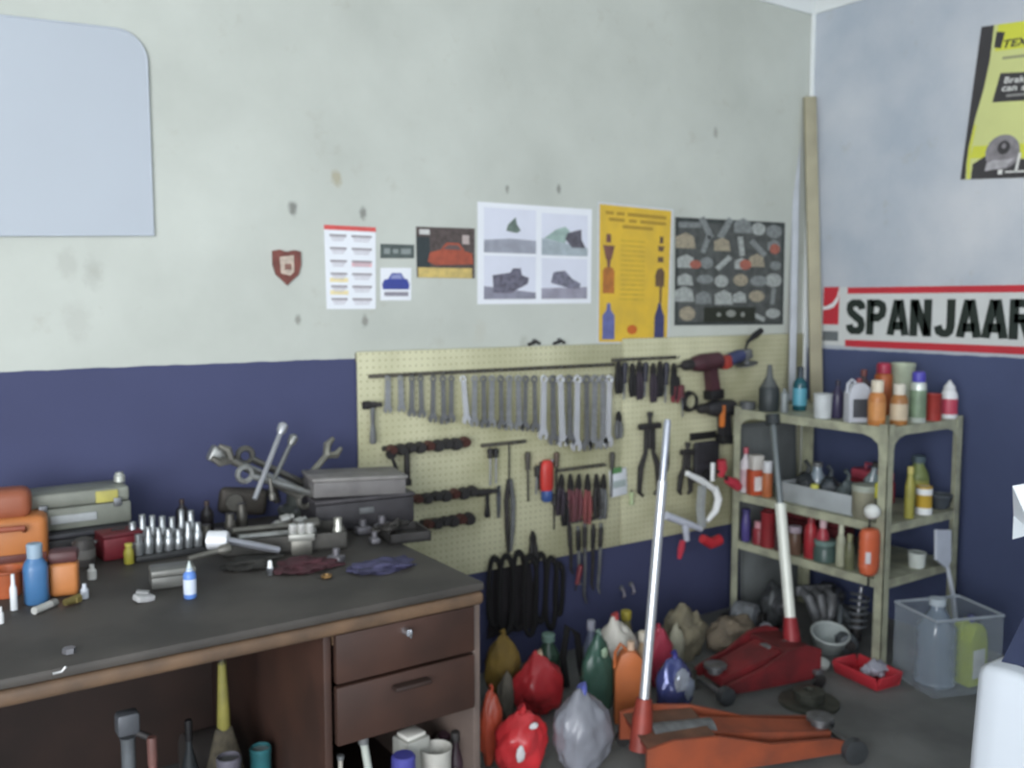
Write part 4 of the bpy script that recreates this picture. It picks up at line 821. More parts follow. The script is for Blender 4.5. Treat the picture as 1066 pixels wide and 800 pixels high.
# things with height: points given on the vertical plane a little in front of the wall
def bar3(name, label, cat, a, b_, ya, yb, r, mat, head=None, group=None):
    A_, B_ = onY(*a, ya), onY(*b_, yb); A_.z = max(A_.z, ZT + r); B_.z = max(B_.z, ZT + r)
    t = T(name, label, cat, A_, group=group); d = B_ - A_; e = d.normalized(); s_ = e.cross(Vector((0, 1, 0))).normalized()
    B().tube([(0, 0, 0), tuple(d * .5), tuple(d)], [r * .9, r, r * .9], 8).o('shank', mat, t)
    if head in ('spanner', 'both'):
        b = B()
        for k in (-1, 1): b.tube([tuple(d - e * r), tuple(d + e * r * 1.5 + s_ * k * r * 2.1), tuple(d + e * r * 4.2 + s_ * k * r * 1.9)], [r, r * 1.15, r * .6], 6)
        b.o('jaw', mat, t)
        if head == 'both': B().ring((-e.x * r * 2, 0, -e.z * r * 2), r * 2.0, r * .8, n=12, m=6).o('ring_end', mat, t)
    if head == 'block':
        B().box(tuple(d), (r * 4.2, r * 3.6, r * 4.2), (0, math.atan2(e.x, e.z), 0), r * .7).o('square_end', mat, t)
    if head == 'knob': B().lathe([(r * .9, -r * 4), (r * 1.8, -r * 2.5), (r * 1.9, 0), (r * .8, r)], tuple(d), 12, rot=d.to_track_quat('Z', 'Y')).o('end_grip', mat, t)
    return t
gl = 'long spanners and bars heaped on the desk'
# a heap of trays and castings that carries the bars
def tray(name, label, x0, x1, yb, hh, dep, m, rot=0, cat='tray', z=0.):
    a_, b_ = onZ(x0, yb, ZT + z), onZ(x1, yb, ZT + z); wd = (b_ - a_).dot(_r); c = (a_ + b_) / 2 + FH * dep * .5
    t = T(name, label, cat, (c.x, c.y, ZT + z), (0, 0, R(rot)))
    B().box((0, 0, .004), (wd, dep, .008)).o('base', m, t)
    b = B()
    for (cx, cy, sx, sy) in ((0, -dep / 2 + .003, wd, .006), (0, dep / 2 - .003, wd, .006), (-wd / 2 + .003, 0, .006, dep), (wd / 2 - .003, 0, .006, dep)): b.box((cx, cy, hh / 2), (sx, sy, hh))
    b.o('rim', m, t); return t
tray('parts_tray', 'long dark grey parts tray under the heap of chrome tools', 226, 352, 577, .05, .16, M('504e4a', .5, .3, .4), -16)
bx, _, _ = fitZ(350, 398, 500, 556, ZT); t = T('grey_flat_box', 'stack topping flat grey box at the back right of the desk', 'box', bx + Vector((.02, .10, .105)), (0, R(2), R(-10))); B().box((0, 0, .025), (.30, .17, .05), None, .005).o('body', M('716e6d', .6, .1, .35), t); B().box((0, 0, .056), (.31, .175, .012), None, .003).o('lid', M('827f7c', .6, .1, .35), t)
t = T('dark_case', 'dark case lying under the grey flat box at the back of the desk', 'case', bx + Vector((.03, .10, 0)), (0, 0, R(-6))); B().box((0, 0, .045), (.33, .19, .09), None, .01).o('body', M('3c3a3d', .6, .1, .4), t); B().box((0, -.096, .06), (.05, .008, .02), None, .003).o('latch', GREY, t); B().box((0, 0, .0965), (.335, .192, .012), None, .004).o('lid', M('484548', .6, .1, .4), t)
q, w_, h = fitZ(300, 344, 516, 545, ZT); t = T('gear_casting', 'dull greenish grey casting in the middle of the tool heap', 'casting', q + Vector((0, .10, 0)), (0, 0, R(20)))
B().lathe([(.075, 0), (.08, .02), (.05, .04), (.045, .09), (.06, .10), (.06, .115), (.02, .12)], n=18).o('housing', M('565a56', .6, .4, .4), t)
for k in range(5): a_ = k * 1.257; B().cyl((.066 * math.cos(a_), .066 * math.sin(a_), .02), (.066 * math.cos(a_), .066 * math.sin(a_), .034), .009, n=6).o('bolt_head', STEEL_DULL, t)
q, w_, h = fitZ(238, 278, 508, 545, ZT); t = T('brake_caliper', 'dark brown caliper casting left of the upright chrome bar', 'caliper', q + Vector((0, .10, 0)), (0, 0, R(-10)))
B().box((0, 0, .05), (.16, .09, .09), (0, R(8), 0), .02, 3).o('body', M('55504a', .6, .4, .45), t); B().cyl((-.03, -.05, .055), (-.03, -.065, .055), .028).o('piston', GRD, t); B().tube([(.07, 0, .06), (.11, .0, .08), (.12, .01, .03)], .012).o('bracket', M('4b4844', .6, .4, .45), t)
yb_ = YW - .28
bar3('long_ratchet', 'long chrome bar standing steeply highest in the tool heap', 'bar', (265, 520), (295, 443), yb_ - .10, yb_, .0085, M('b4b6ba', .35, .6, .2), 'knob', gl)
bar3('short_chrome_bar', 'shorter chrome bar leaning right behind the tallest bar', 'bar', (285, 500), (306, 455), yb_ + .02, yb_ + .06, .008, GR, 'knob', gl)
bar3('large_spanner', 'long steel spanner pointing left with a square end in the heap', 'spanner', (330, 517), (226, 474), yb_ + .04, yb_ + .02, .012, GR, 'block', gl)
bar3('large_spanner', 'dark steel spanner crossing just below the square ended one', 'spanner', (312, 518), (238, 478), yb_ - .03, yb_ - .02, .011, GRD, 'both', gl)
bar3('large_spanner', 'grey steel spanner sloping down to the right across the heap', 'spanner', (262, 478), (325, 508), yb_ + .09, yb_ + .08, .012, GRD, 'both', gl)
bar3('large_spanner', 'thick grey spanner near level under the crossing bars', 'spanner', (262, 496), (332, 516), yb_ - .06, yb_ - .05, .011, GR, 'both', gl)
bar3('brass_spanner', 'yellowish spanner leaning up right against the blue wall', 'spanner', (318, 500), (342, 472), yb_ + .1, yb_ + .14, .012, M('98968a', .4, .6, .3), 'spanner', gl)
bar3('curved_hook', 'thin bent steel hook hanging down in the tool heap', 'hook', (281, 498), (284, 520), yb_ - .08, yb_ - .08, .006, GRD, 'knob', gl)
# chrome tools lying in front
bar3('extension_bar', 'chrome extension bar with big bright socket end at the heap front', 'bar', (290, 573), (232, 562), DY + .50, DY + .49, .011, M('a8a9b0', .35, .6, .2), 'socket' and None, gl)
q = onY(232, 562, DY + .49); t = T('bright_socket', 'large bright chrome socket at the front left of the heap', 'socket', q + Vector((-.012, 0, 0)), (R(90), 0, R(60))); B().lathe([(.019, -.030), (.026, -.026), (.026, .02), (.022, .026), (.012, .026)], n=14).o('socket_body', M('eceef2', .22, .35, .05), t)
bar3('ratchet_handle', 'chrome ratchet handle lying level with a bright head at right', 'ratchet', (248, 560), (326, 553), DY + .58, DY + .58, .010, GR, 'knob', gl)
bar3('ratchet_handle', 'long dull ratchet handle behind the bright chrome socket', 'ratchet', (242, 553), (330, 545), DY + .64, DY + .64, .010, GRD, 'knob', gl)
bar3('extension_bar', 'thin dull bar running left from the bright chrome socket', 'bar', (196, 582), (238, 571), DY + .44, DY + .46, .008, GRD, 'knob', gl)
q = onY(314, 562, DY + .52); q.z = max(q.z, ZT + .05); t = T('chrome_socket_block', 'shiny chrome block of sockets at the heap front centre', 'socket set', q, (0, 0, R(-20)))
B().box((0, 0, 0), (.075, .035, .022), None, .005).o('holder', M('8e8e88', .4, .4), t)
for k in range(3): B().lathe([(.011, 0), (.012, .003), (.012, .024), (.008, .028)], (-.024 + k * .024, 0, .010), 12).o('socket', M('dcdcd8', .25, .6, .1), t)
B().box((0, 0, -.03), (.06, .03, .045), None, .004).o('base', GRD, t)
q = onY(352, 556, DY + .54); q.z = ZT; t = T('upright_socket', 'pale upright socket at the right end of the chrome heap', 'socket', q); B().lathe([(.013, 0), (.016, .004), (.016, .05), (.012, .058), (.012, .085)], n=12).o('socket_body', M('b9b8ae', .3, .6, .2), t)
for i, (px, py, hh) in enumerate(((240, 536, .07), (228, 548, .055), (252, 530, .085), (215, 545, .06))):
    q = onZ(px, py + 22, ZT); t = T('impact_socket', 'dark upright impact socket behind the bright socket, %s from the left' % ORD[(2, 1, 3, 0)[i]], 'socket', q, group='dark upright sockets'); B().lathe([(.015, 0), (.018, .004), (.018, hh * .6), (.014, hh * .7), (.014, hh)], n=12).o('socket_body', M('6a6760', .45, .5, .3), t)
for i, (px, py) in enumerate(((298, 540), (312, 543), (288, 547))):
    q = onY(px, py, DY + .66); t = T('chrome_adapter', 'small chrome adapter lying on top of the heap front, %s' % ('left of three', 'right of three', 'nearest of three')[i], 'adapter', q, (0, R(80), R(20 * i)), 'chrome adapters'); B().lathe([(.008, -.02), (.014, -.018), (.014, .006), (.009, .012), (.009, .022)], n=10).o('adapter_body', M('b6b6b2', .3, .7), t); 
# right end of the desk
for i, (px, py, sc) in enumerate(((378, 556, 1.), (398, 553, 1.1), (390, 566, .8), (350, 586, .9))):
    q = onZ(px, py, ZT); t = T('engine_mount', 'small grey metal fitting on the desk right end, %s' % ('left of the back pair', 'right of the back pair', 'just before the back pair', 'on its own beside the blue rag')[i], 'fitting', q, (0, 0, R(40 * i)), 'grey fittings on the desk')
    B().box((0, 0, .012 * sc), (.05 * sc, .035 * sc, .024 * sc), None, .006).cyl((0, 0, .02 * sc), (0, 0, .045 * sc), .011 * sc).o('fitting_body', M('77757a', .45, .5, .3), t)
tray('dark_parts_tray', 'shallow dark metal tray near the far right corner of the desk', 395, 440, 566, .03, .14, M('3f3d3c', .6, .3, .4), -10)
q = onZ(412, 556, ZT + .01); t = T('chain_heap', 'dark chain heaped in the tray by the far desk corner', 'chain', q); 
for k in range(9): B().ring((rngd.uniform(-.05, .05), rngd.uniform(-.02, .05), .012 + .006 * (k % 3)), .018, .005, (R(rngd.uniform(40, 120)), 0, R(rngd.uniform(0, 180))), 12, 6).o('link', M('4a4744', .5, .5, .4), t)
def rag(name, label, loc, sz, mat, seed, cat='rag', amt=.5, rot=0):
    t = T(name, label, cat, loc, (0, 0, rot)); B().blob((0, 0, sz[2] * .45), sz, amt, seed, 4, 1.6, 0 - sz[2] * .45).o('cloth', mat, t, 60); return t
rag('maroon_rag', 'dark maroon rag lying in front of the chrome tool heap', onZ(318, 592, ZT), (.085, .055, .020), M('4a2a30', .9, 0, .35, 20), 3)
rag('blue_rag', 'dark blue purple rag near the right corner of the desk', onZ(398, 592, ZT), (.10, .055, .016), M('44435f', .9, 0, .3, 20), 5)
rag('black_rag', 'black oily rag lying left of the maroon rag', onZ(262, 590, ZT), (.08, .05, .016), M('33322f', .9, 0, .3, 20), 6)
p, w_, h = fitZ(276, 285, 586, 600, ZT); t = T('spark_plug', 'little white and chrome spark plug standing before the maroon rag', 'spark plug', p); B().lathe([(.006, 0), (.007, .012), (.010, .013), (.010, .02)], n=6).o('metal_body', STEEL, t); B().lathe([(.007, .02), (.006, .036), (.003, .04)], n=10).o('insulator', WHITE, t)
q = onZ(340, 602, ZT); t = T('copper_washer', 'little brassy washer at the right of the maroon rag', 'washer', q); B().ring((0, 0, .005), .012, .004, (R(90), 0, 0), 14, 6).o('washer_body', M('8f6f44', .4, .7), t)
# dark cloth-like fan belts and dark odds along the wall behind
for i, (px, py) in enumerate(((188, 546), (214, 548))):
    p, w_, h = fitZ(px - 9, px + 9, py - 24, py + 8, ZT); bottle('dark_bottle', 'small dark bottle at the back of the desk, %s' % ('behind the socket tray', 'right of the socket tray')[i], 'bottle', Vector((p.x, min(p.y, YW - .10), ZT)), .04, .10, M('2e2a2c', .4), M('4b3c38', .5), group=None)

# ------------------------------------------------------------------ under the desk
def under(x0, x1, yt, y): 
    P = onY((x0 + x1) / 2, yt, y); return Vector((P.x, P.y, .0005)), size(x1 - x0, P), P.z
p, w_, h = under(120, 144, 740, DY + .28); t = T('grease_pump', 'grey pump with a clamp head standing under the desk at the left', 'pump', p)
B().lathe([(w_ * .75, 0), (w_ * .75, .02), (w_ * .3, .03), (w_ * .3, h * .86), (w_ * .34, h * .88)], n=16).o('barrel', M('6f7478', .45, .4, .3), t); B().box((0, 0, h - .03), (w_ * .95, w_ * .8, .055), None, .01).o('head', M('5a5d62', .5, .3), t); B().cyl((0, 0, h - .045), (w_ * .9, -.02, h - .075), .008).o('spout', IRON, t)
p, w_, h = under(148, 168, 768, DY + .24); bottle('brown_bottle', 'brownish pink bottle standing beside the grey pump under the desk', 'bottle', p, w_, h, M('7d5650', .4, 0, .3), M('6b4a44', .5), neck=.4)
p, w_, h = under(222, 242, 722, DY + .42); t = T('hand_broom', 'hand broom with a yellowish neck standing bristles down under the desk', 'broom', p)
B().lathe([(.012, h - .10), (.018, h - .09), (.016, h - .03), (.010, h + .10)], n=12).o('neck', M('8a8442', .6, 0, .3), t)
b = B(); b.lathe([(.095, .02), (.085, .10), (.05, h - .20), (.022, h - .095)], n=26, sy=.45); b.o('bristles', M('4f493c', .9, 0, .5, 60), t)
B().lathe([(.011, h + .08), (.010, h + .14)], n=10).o('handle', M('2c2826', .6), t)
p, w_, h = under(262, 280, 778, DY + .36); tin('teal_tin', 'teal tin standing under the desk next to the drawer pedestal', 'tin', p, w_ * 1.2, h, M('2f6a70', .45, .1, .3), M('9aa4a4', .4, .4))
p, w_, h = under(226, 250, 788, DY + .30); tin('grey_tin', 'low grey tin left of the teal tin under the desk', 'tin', p, w_, h, M('6a6872', .45, .3, .3), GREY)
p, w_, h = under(190, 202, 750, DY + .45); bottle('dark_oil_bottle', 'dark oil bottle left of the hand broom under the desk', 'bottle', p, w_ * 1.6, h, M('35393c', .4), BLACK)
p, w_, h = under(196, 226, 760, DY + .62); t = T('dark_motor', 'dark electric motor standing behind the teal tin under the desk', 'motor', p); B().cyl((-w_ * .6, 0, h - .09), (w_ * .6, 0, h - .09), .085, n=20).o('housing', M('4a4644', .5, .3), t); B().box((0, 0, (h - .17) / 2), (w_ * 1.2, .18, h - .17), None, .01).o('base', M('35312e', .6), t); B().cyl((w_ * .6, 0, h - .09), (w_ * .6 + .05, 0, h - .09), .015).o('shaft', STEEL_DULL, t)
# inside the open bottom of the pedestal
zsf = .1095
def inped(px, yt, dy): P = onY(px, yt, DY + dy); return Vector((P.x, P.y, zsf)), min(P.z - zsf, zb - zsf - .025)
P, h = inped(428, 766, .12); t = T('white_filter', 'white square filter box standing in the open foot of the drawer pedestal', 'box', P, (0, 0, R(10))); B().box((0, 0, h / 2), (.075, .07, h), None, .006).o('body', M('a9a9a2', .6, 0, .3), t); B().box((0, -.001, h + .006), (.06, .05, .012), None, .004).o('lid', M('d5d3cb', .5), t)
P, h = inped(420, 786, .03); t = T('blue_cap_jar', 'dark jar with a blue lid in front of the white filter box', 'jar', P); B().lathe([(.03, 0), (.033, .01), (.033, h * .75), (.026, h * .82)], n=18).o('body', M('24242c', .4), t); B().lathe([(.03, h * .80), (.031, h * .83), (.031, h * .98), (.026, h)], n=18).o('lid', M('45458c', .45), t)
P, h = inped(454, 778, .07); t = T('white_cup', 'stubby white ceramic cup in the open foot of the pedestal', 'cup', P); B().lathe([(.03, 0), (.036, .01), (.040, h * .9), (.042, h), (.037, h * .97), (.03, h * .3), (.001, h * .2)], n=20).o('cup_body', M('b5b3ab', .5, 0, .3), t); B().ring((.05, 0, h * .55), .022, .006, n=14, m=6).o('handle', M('b5b3ab', .5, 0, .3), t)
P, h = inped(463, 768, .16); t = T('grey_can', 'taller grey can behind the white cup in the pedestal', 'can', P); B().lathe([(.035, 0), (.036, .005), (.036, h * .93), (.033, h * .97), (.028, h)], n=18).o('can', M('85847f', .4, .3), t); B().lathe([(.018, h), (.018, h + .012)], n=14).o('cap', M('4a3440', .5), t)
P, h = inped(474, 766, .10); t = T('purple_bottle', 'dark purple bottle at the right inside the pedestal', 'bottle', P); B().lathe([(.022, 0), (.024, .01), (.024, h * .7), (.010, h * .85), (.010, h)], n=16).o('body', M('35262e', .4), t); B().lathe([(.012, h * .93), (.012, h + .01)], n=12).o('cap', IRON, t)
P = onY(383, 770, DY + .06); t = T('white_hose', 'short curved white hose in the open foot of the pedestal', 'hose', Vector((P.x, P.y, zsf))); k = P.z - zsf
B().tube([(-.012, 0, k), (0, 0, k * .75), (.012, 0, k * .4), (.014, 0, .012)], .010, 10).o('hose', M('a9aea6', .5, 0, .15), t); B().lathe([(.013, -.012), (.013, .012)], (-.012, 0, k + .005), 12).o('fitting', GREY, t)
P, h = inped(352, 790, .05); t = T('white_rod', 'thin pale rod at the left edge of the open pedestal foot', 'rod', P); B().cyl((0, 0, 0), (.006, .0, h), .006).o('rod_body', M('a5a096', .5), t); B().lathe([(.009, 0), (.009, .01)], (.006, 0, h - .004), 10).o('tip', GREY, t)
# ------------------------------------------------------------------ on the rack
Z1, Z2, Z3 = (z + .0005 for z in zs)
def shf(x0, x1, yt, yb, z):
    p, w_, h = fitZ(x0, x1, yt, yb, z)
    m = min(w_ * .5, .12) + .008; xm = (x0 + x1) / 2
    if p.y < RYN + m: q = onY(xm, yb, RYN + m); p.x, p.y = q.x, q.y
    if p.x < RX + m: q = onX(xm, yb, RX + m); p.x, p.y = q.x, q.y
    p.x = min(max(p.x, RX + m), RXB - m); p.y = min(max(p.y, RYN + m), RYF - m)
    return p, w_, hz((p.x, p.y), yt) - z
# top shelf
p, w_, h = shf(849, 868, 410, 436, Z1); tin('white_tin', 'small white paint tin without lid on the rack top before the plank', 'tin', p, w_, h, M('c3c8ca', .5, 0, .2, 12), M('8f9698', .5), taper=.9)
p, w_, h = shf(880, 904, 394, 443, Z1); jug('oil_jug', 'white grey oil jug with dark label, leftmost of the rack top bottles', 'jug', p, w_ * 1.05, h, M('b9bcc4', .4, 0, .15), M('7a3a3e', .5), M('4a4c52', .5), R(-28))
p2 = p
p, w_, h = shf(903, 921, 396, 445, Z1); bottle('orange_spray_bottle', 'orange spray bottle with beige cap right beside the white oil jug', 'bottle', p, w_, h, M('b9783f', .4, 0, .2), M('d2c8b4', .45), M('c98a4e', .5), neck=.55, capf=.28)
p, w_, h = shf(926, 944, 400, 445, Z1); bottle('orange_spray_bottle', 'brown orange bottle with a white front stripe left of the purple capped can', 'bottle', p, w_, h, M('a5713f', .4, 0, .25), M('cfcabc', .45), M('c9b89c', .5), neck=.55, capf=.26)
p, w_, h = shf(946, 963, 387, 446, Z1); spray_can('spray_can', 'tall white and green spray can with a purple blue cap', 'spray can', p, w_, h, M('c3cbc4', .3, .3, .15), M('4f4aa8', .4, 0, .08), M('7d9478', .4, 0, .4))
p, w_, h = shf(963, 979, 410, 443, Z1); tin('red_tin', 'short red tin between the purple capped can and the white red cartridge', 'tin', p, w_, h, M('a33a34', .45, .1, .2), M('8a3430', .45))
p, w_, h = shf(980, 998, 396, 445, Z1); bottle('white_red_bottle', 'white and pink red bottle with pointed nozzle at the right end of the rack top', 'bottle', p, w_, h, M('dfe0e2', .35, 0, .08), M('d7d9da', .4), M('b9455a', .4, 0, .1), neck=.6, tip=True, capf=.28)
p, w_, h = shf(912, 930, 378, 432, Z1); spray_can('spray_can', 'dark orange spray can with a crimson cap standing behind the orange bottles', 'spray can', p, w_, h, M('a85a30', .4, .1, .2), M('a82c48', .4))
p, w_, h = shf(930, 954, 378, 432, Z1); tin('pale_green_can', 'pale green large can standing behind the brown orange bottle', 'can', p, w_, h, M('b3bda6', .45, .1, .25), M('c3cbb6', .45))
p, w_, h = shf(892, 908, 385, 434, Z1); bottle('dark_red_bottle', 'dark bottle with reddish cap behind the white oil jug', 'bottle', p, w_, h, M('3f3438', .4), M('6b3a38', .5))
p, w_, h = shf(827, 840, 383, 428, Z1); bottle('teal_bottle', 'dark teal glass bottle with a light blue label left of the plank', 'bottle', p, w_ * 1.1, h * 1.02, M('24545e', .2, 0, .2), M('25303a', .4), M('5aa3b8', .4), neck=.36, capf=.3)
p, w_, h = shf(788, 812, 382, 434, Z1); t = T('black_funnel', 'dark grey funnel shaped can at the far left of the rack top', 'funnel', p)
B().lathe([(w_ * .42, 0), (w_ * .46, .01), (w_ * .46, h * .5), (w_ * .40, h * .55)], n=20).o('can', M('3e4446', .5, .2, .3), t); B().lathe([(w_ * .40, h * .55), (w_ * .16, h * .78), (w_ * .10, h * 1.05), (w_ * .07, h * 1.05)], n=18).o('funnel_cone', M('5a5e5e', .5, .1, .3), t)
p, w_, h = shf(813, 821, 405, 430, Z1); t = T('grey_tube', 'slim pale grey tube beside the dark funnel can', 'tube', p); B().lathe([(w_ * .45, 0), (w_ * .5, .01), (w_ * .5, h * .8), (w_ * .2, h * .9), (w_ * .2, h)], n=14).o('tube_body', M('8d9496', .45, .2), t)
p, w_, h = shf(770, 786, 415, 432, Z1); t = T('grey_tape_roll', 'dark grey tape roll at the left front corner of the rack top', 'tape', p); B().lathe([(w_ * .28, 0), (w_ * .55, 0), (w_ * .55, h * .7), (w_ * .28, h * .7), (w_ * .28, 0)], n=24).o('roll', M('55585a', .5), t)
p, w_, h = shf(866, 880, 396, 436, Z1); bottle('purple_bottle', 'slim dark purple bottle between the white tin and the oil jug', 'bottle', p, w_ * .9, h, M('3a3550', .35), M('2c2a3a', .5))
# second shelf
p, w_, h = shf(769, 782, 466, 513, Z2); bottle('white_red_tube', 'white tube with a pinkish side at the far left of the middle shelf', 'tube', p, w_, h, M('c9c2c6', .4, 0, .12), M('b35560', .45), M('bda0a6', .5))
p, w_, h = shf(780, 796, 472, 516, Z2); t = T('red_white_carton', 'red and white carton topped by a white cap on the middle shelf', 'carton', p, (0, 0, R(-20)))
B().box((0, 0, h * .3), (w_, w_ * .8, h * .6), None, .003).o('carton_body', M('b8502f', .5, 0, .2), t); B().box((-.001, -w_ * .4 - .001, h * .28), (w_ * .6, .003, h * .34)).o('label_panel', M('e0dcda', .5), t); B().box((0, 0, h * .78), (w_ * .8, w_ * .7, h * .36), None, .005).o('white_top', M('c3c0ba', .5, 0, .2), t)
p, w_, h = shf(794, 805, 480, 518, Z2); bottle('small_white_bottle', 'small white bottle with orange base right of the red carton', 'bottle', p, w_, h, M('b86a40', .45), M('d3d5d8', .45), neck=.7, capf=.4)
a_, b_ = onZ(808, 521, Z2), onZ(886, 538, Z2); c = (a_ + b_) / 2; 
t = T('grey_crate', 'long pale grey open crate in the centre of the middle shelf', 'crate', (RX + .035 + .10, (a_.y + b_.y) / 2, Z2), (0, 0, 0)); ln = min(.46, abs(a_.y - b_.y)); hh = .085
MC = M('a3a9ac', .5, 0, .2, 9)
B().box((0, 0, .004), (.19, ln, .008)).o('base', MC, t)
for (cx, cy, sx, sy) in ((-.097, 0, .006, ln), (.097, 0, .006, ln), (0, ln / 2 - .003, .19, .006), (0, -ln / 2 + .003, .19, .006)): B().box((cx, cy, hh / 2), (sx, sy, hh), None, .002).o('side_wall', MC, t)
cc = Vector(t.location)
for i, (dx, dy, rx, m, nm, lab) in enumerate(((0, .115, .058, '33373a', 'black_bag', 'black bundle at the left end of the grey crate'), (.02, .01, .055, '3d444a', 'dark_bundle', 'dark grey bundle in the middle of the grey crate'), (-.01, -.10, .055, '4f585a', 'grey_bundle', 'greyer bundle at the right end of the grey crate'))):
    t = T(nm, lab, 'bundle', cc + Vector((dx, dy, .010))); B().blob((0, 0, rx * 1.0), (rx * .9, rx * .9, rx * 1.1), .3, i + 2, 3, 2., -rx * .99).o('bundle_body', M(m, .5, .1, .4, 20), t, 60); B().tube([(0, 0, rx * 2), (.01, 0, rx * 2.5), (-.005, .01, rx * 2.9)], [.012, .008, .010], 7).o('twisted_neck', M(m, .5, .1, .4, 20), t)
t = T('glass_jar', 'pale grey glass bulb standing in the crate between the dark bundles', 'jar', cc + Vector((.03, .085, .009))); B().lathe([(.03, 0), (.036, .01), (.036, .10), (.02, .13), (.02, .15)], n=18).o('glass', M('7d8a94', .15, 0, .1, 12, .6), t); B().lathe([(.022, .145), (.022, .165)], n=14).o('lid', GREY, t)
t = T('clear_bottle', 'clear grey bottle leaning at the right end of the grey crate', 'bottle', cc + Vector((.02, -.17, .012)), (R(12), 0, 0)); B().lathe([(.028, 0), (.032, .01), (.032, .13), (.012, .17), (.012, .20)], n=18).o('glass', M('6f7c80', .15, 0, .1, 12, .6), t); B().lathe([(.014, .19), (.014, .21)], n=12).o('cap', IRON, t)
t = T('yellow_disc', 'bright small yellow green lid lying on the front rim of the grey crate', 'lid', cc + Vector((-.097, -.0, hh + .0005))); B().lathe([(.017, 0), (.018, .003), (.017, .016), (.012, .018)], n=16).o('lid_body', M('c3c35c', .5), t); B().ring((0, 0, .017), .012, .002, (R(90), 0, 0), 14, 5).o('rim', M('a5a648', .5), t)
p, w_, h = shf(886, 914, 504, 545, Z2); t = T('beige_jar', 'beige grey lidded tub right of the grey crate', 'tub', p); B().lathe([(w_ * .42, 0), (w_ * .48, h * .1), (w_ * .5, h * .8), (w_ * .44, h * .86)], n=22).o('tub_body', M('8c8a76', .55, 0, .35), t); B().lathe([(w_ * .50, h * .80), (w_ * .51, h * .97), (w_ * .3, h)], n=22).o('lid', M('9da398', .5, 0, .3), t)
p, w_, h = shf(898, 932, 480, 530, Z2); q = onX(908, 500, RX + .36); p.x, p.y = q.x, q.y; t = T('red_toolbox', 'red box with pink top behind the beige tub on the middle shelf', 'box', p, (0, 0, R(80))); B().box((0, 0, .05), (.18, .10, .10), None, .01).o('body', M('8f2c3a', .45, 0, .25), t); B().box((0, 0, .12), (.17, .095, .045), None, .012).o('lid', M('b84a5c', .45, 0, .2), t); B().tube([(-.04, 0, .142), (-.04, 0, .165), (.04, 0, .165), (.04, 0, .142)], .006).o('handle', M('a5485a', .45), t)
p, w_, h = shf(912, 924, 503, 543, Z2); t = T('yellow_pot', 'dark little pot with a bright yellow lid beside the near rack post', 'pot', p); B().lathe([(w_ * .4, 0), (w_ * .46, h * .1), (w_ * .46, h * .62)], n=18).o('pot_body', M('4f5148', .5), t); B().lathe([(w_ * .5, h * .60), (w_ * .52, h * .65), (w_ * .52, h * .96), (w_ * .4, h)], n=18).o('lid', M('d3cf35', .5, 0, .1), t)
p, w_, h = shf(941, 951, 486, 541, Z2); bottle('slim_yellow_bottle', 'slim olive yellow bottle just right of the near rack post', 'bottle', p, w_, h, M('a09a4a', .4, 0, .25), M('c3b86a', .5), neck=.5)
p, w_, h = shf(953, 969, 506, 540, Z2); tin('yellow_white_tin', 'yellow and white tin on the right side of the middle shelf', 'tin', p, w_, h, M('c9a53c', .45, 0, .15), M('d2cfc0', .5)); tt = [o for o in bpy.data.objects if o.name.startswith('yellow_white_tin')][0]; B().lathe([(w_ * .515, h * .0), (w_ * .52, h * .02), (w_ * .52, h * .22), (w_ * .515, h * .24)], n=24).lathe([(w_ * .515, h * .7), (w_ * .52, h * .72), (w_ * .52, h * .9), (w_ * .515, h * .92)], n=24).o('white_band', WHITE, tt)
p, w_, h = shf(962, 984, 478, 530, Z2); q = onY(973, 522, RYN + .16); p.x, p.y = min(q.x, RXB - .06), q.y; bottle('green_bottle', 'tall green yellow bottle behind the yellow and white tin', 'bottle', p, w_, h * 1.02, M('7f8c52', .35, 0, .35), M('5a6c74', .4), M('a8aa58', .4), neck=.5)
p, w_, h = shf(976, 1000, 515, 532, Z2); t = T('dark_dish', 'low dark dish at the right end of the middle shelf', 'dish', p); B().lathe([(w_ * .3, 0), (w_ * .36, .004), (w_ * .5, h * .8), (w_ * .52, h), (w_ * .46, h * .9), (w_ * .3, h * .3), (.001, h * .28)], n=22).o('dish_body', M('4b5158', .4, .1), t); B().ring((0, 0, h * .98), w_ * .51, .003, (R(90), 0, 0)).o('rim', M('6d737a', .4, .2), t)
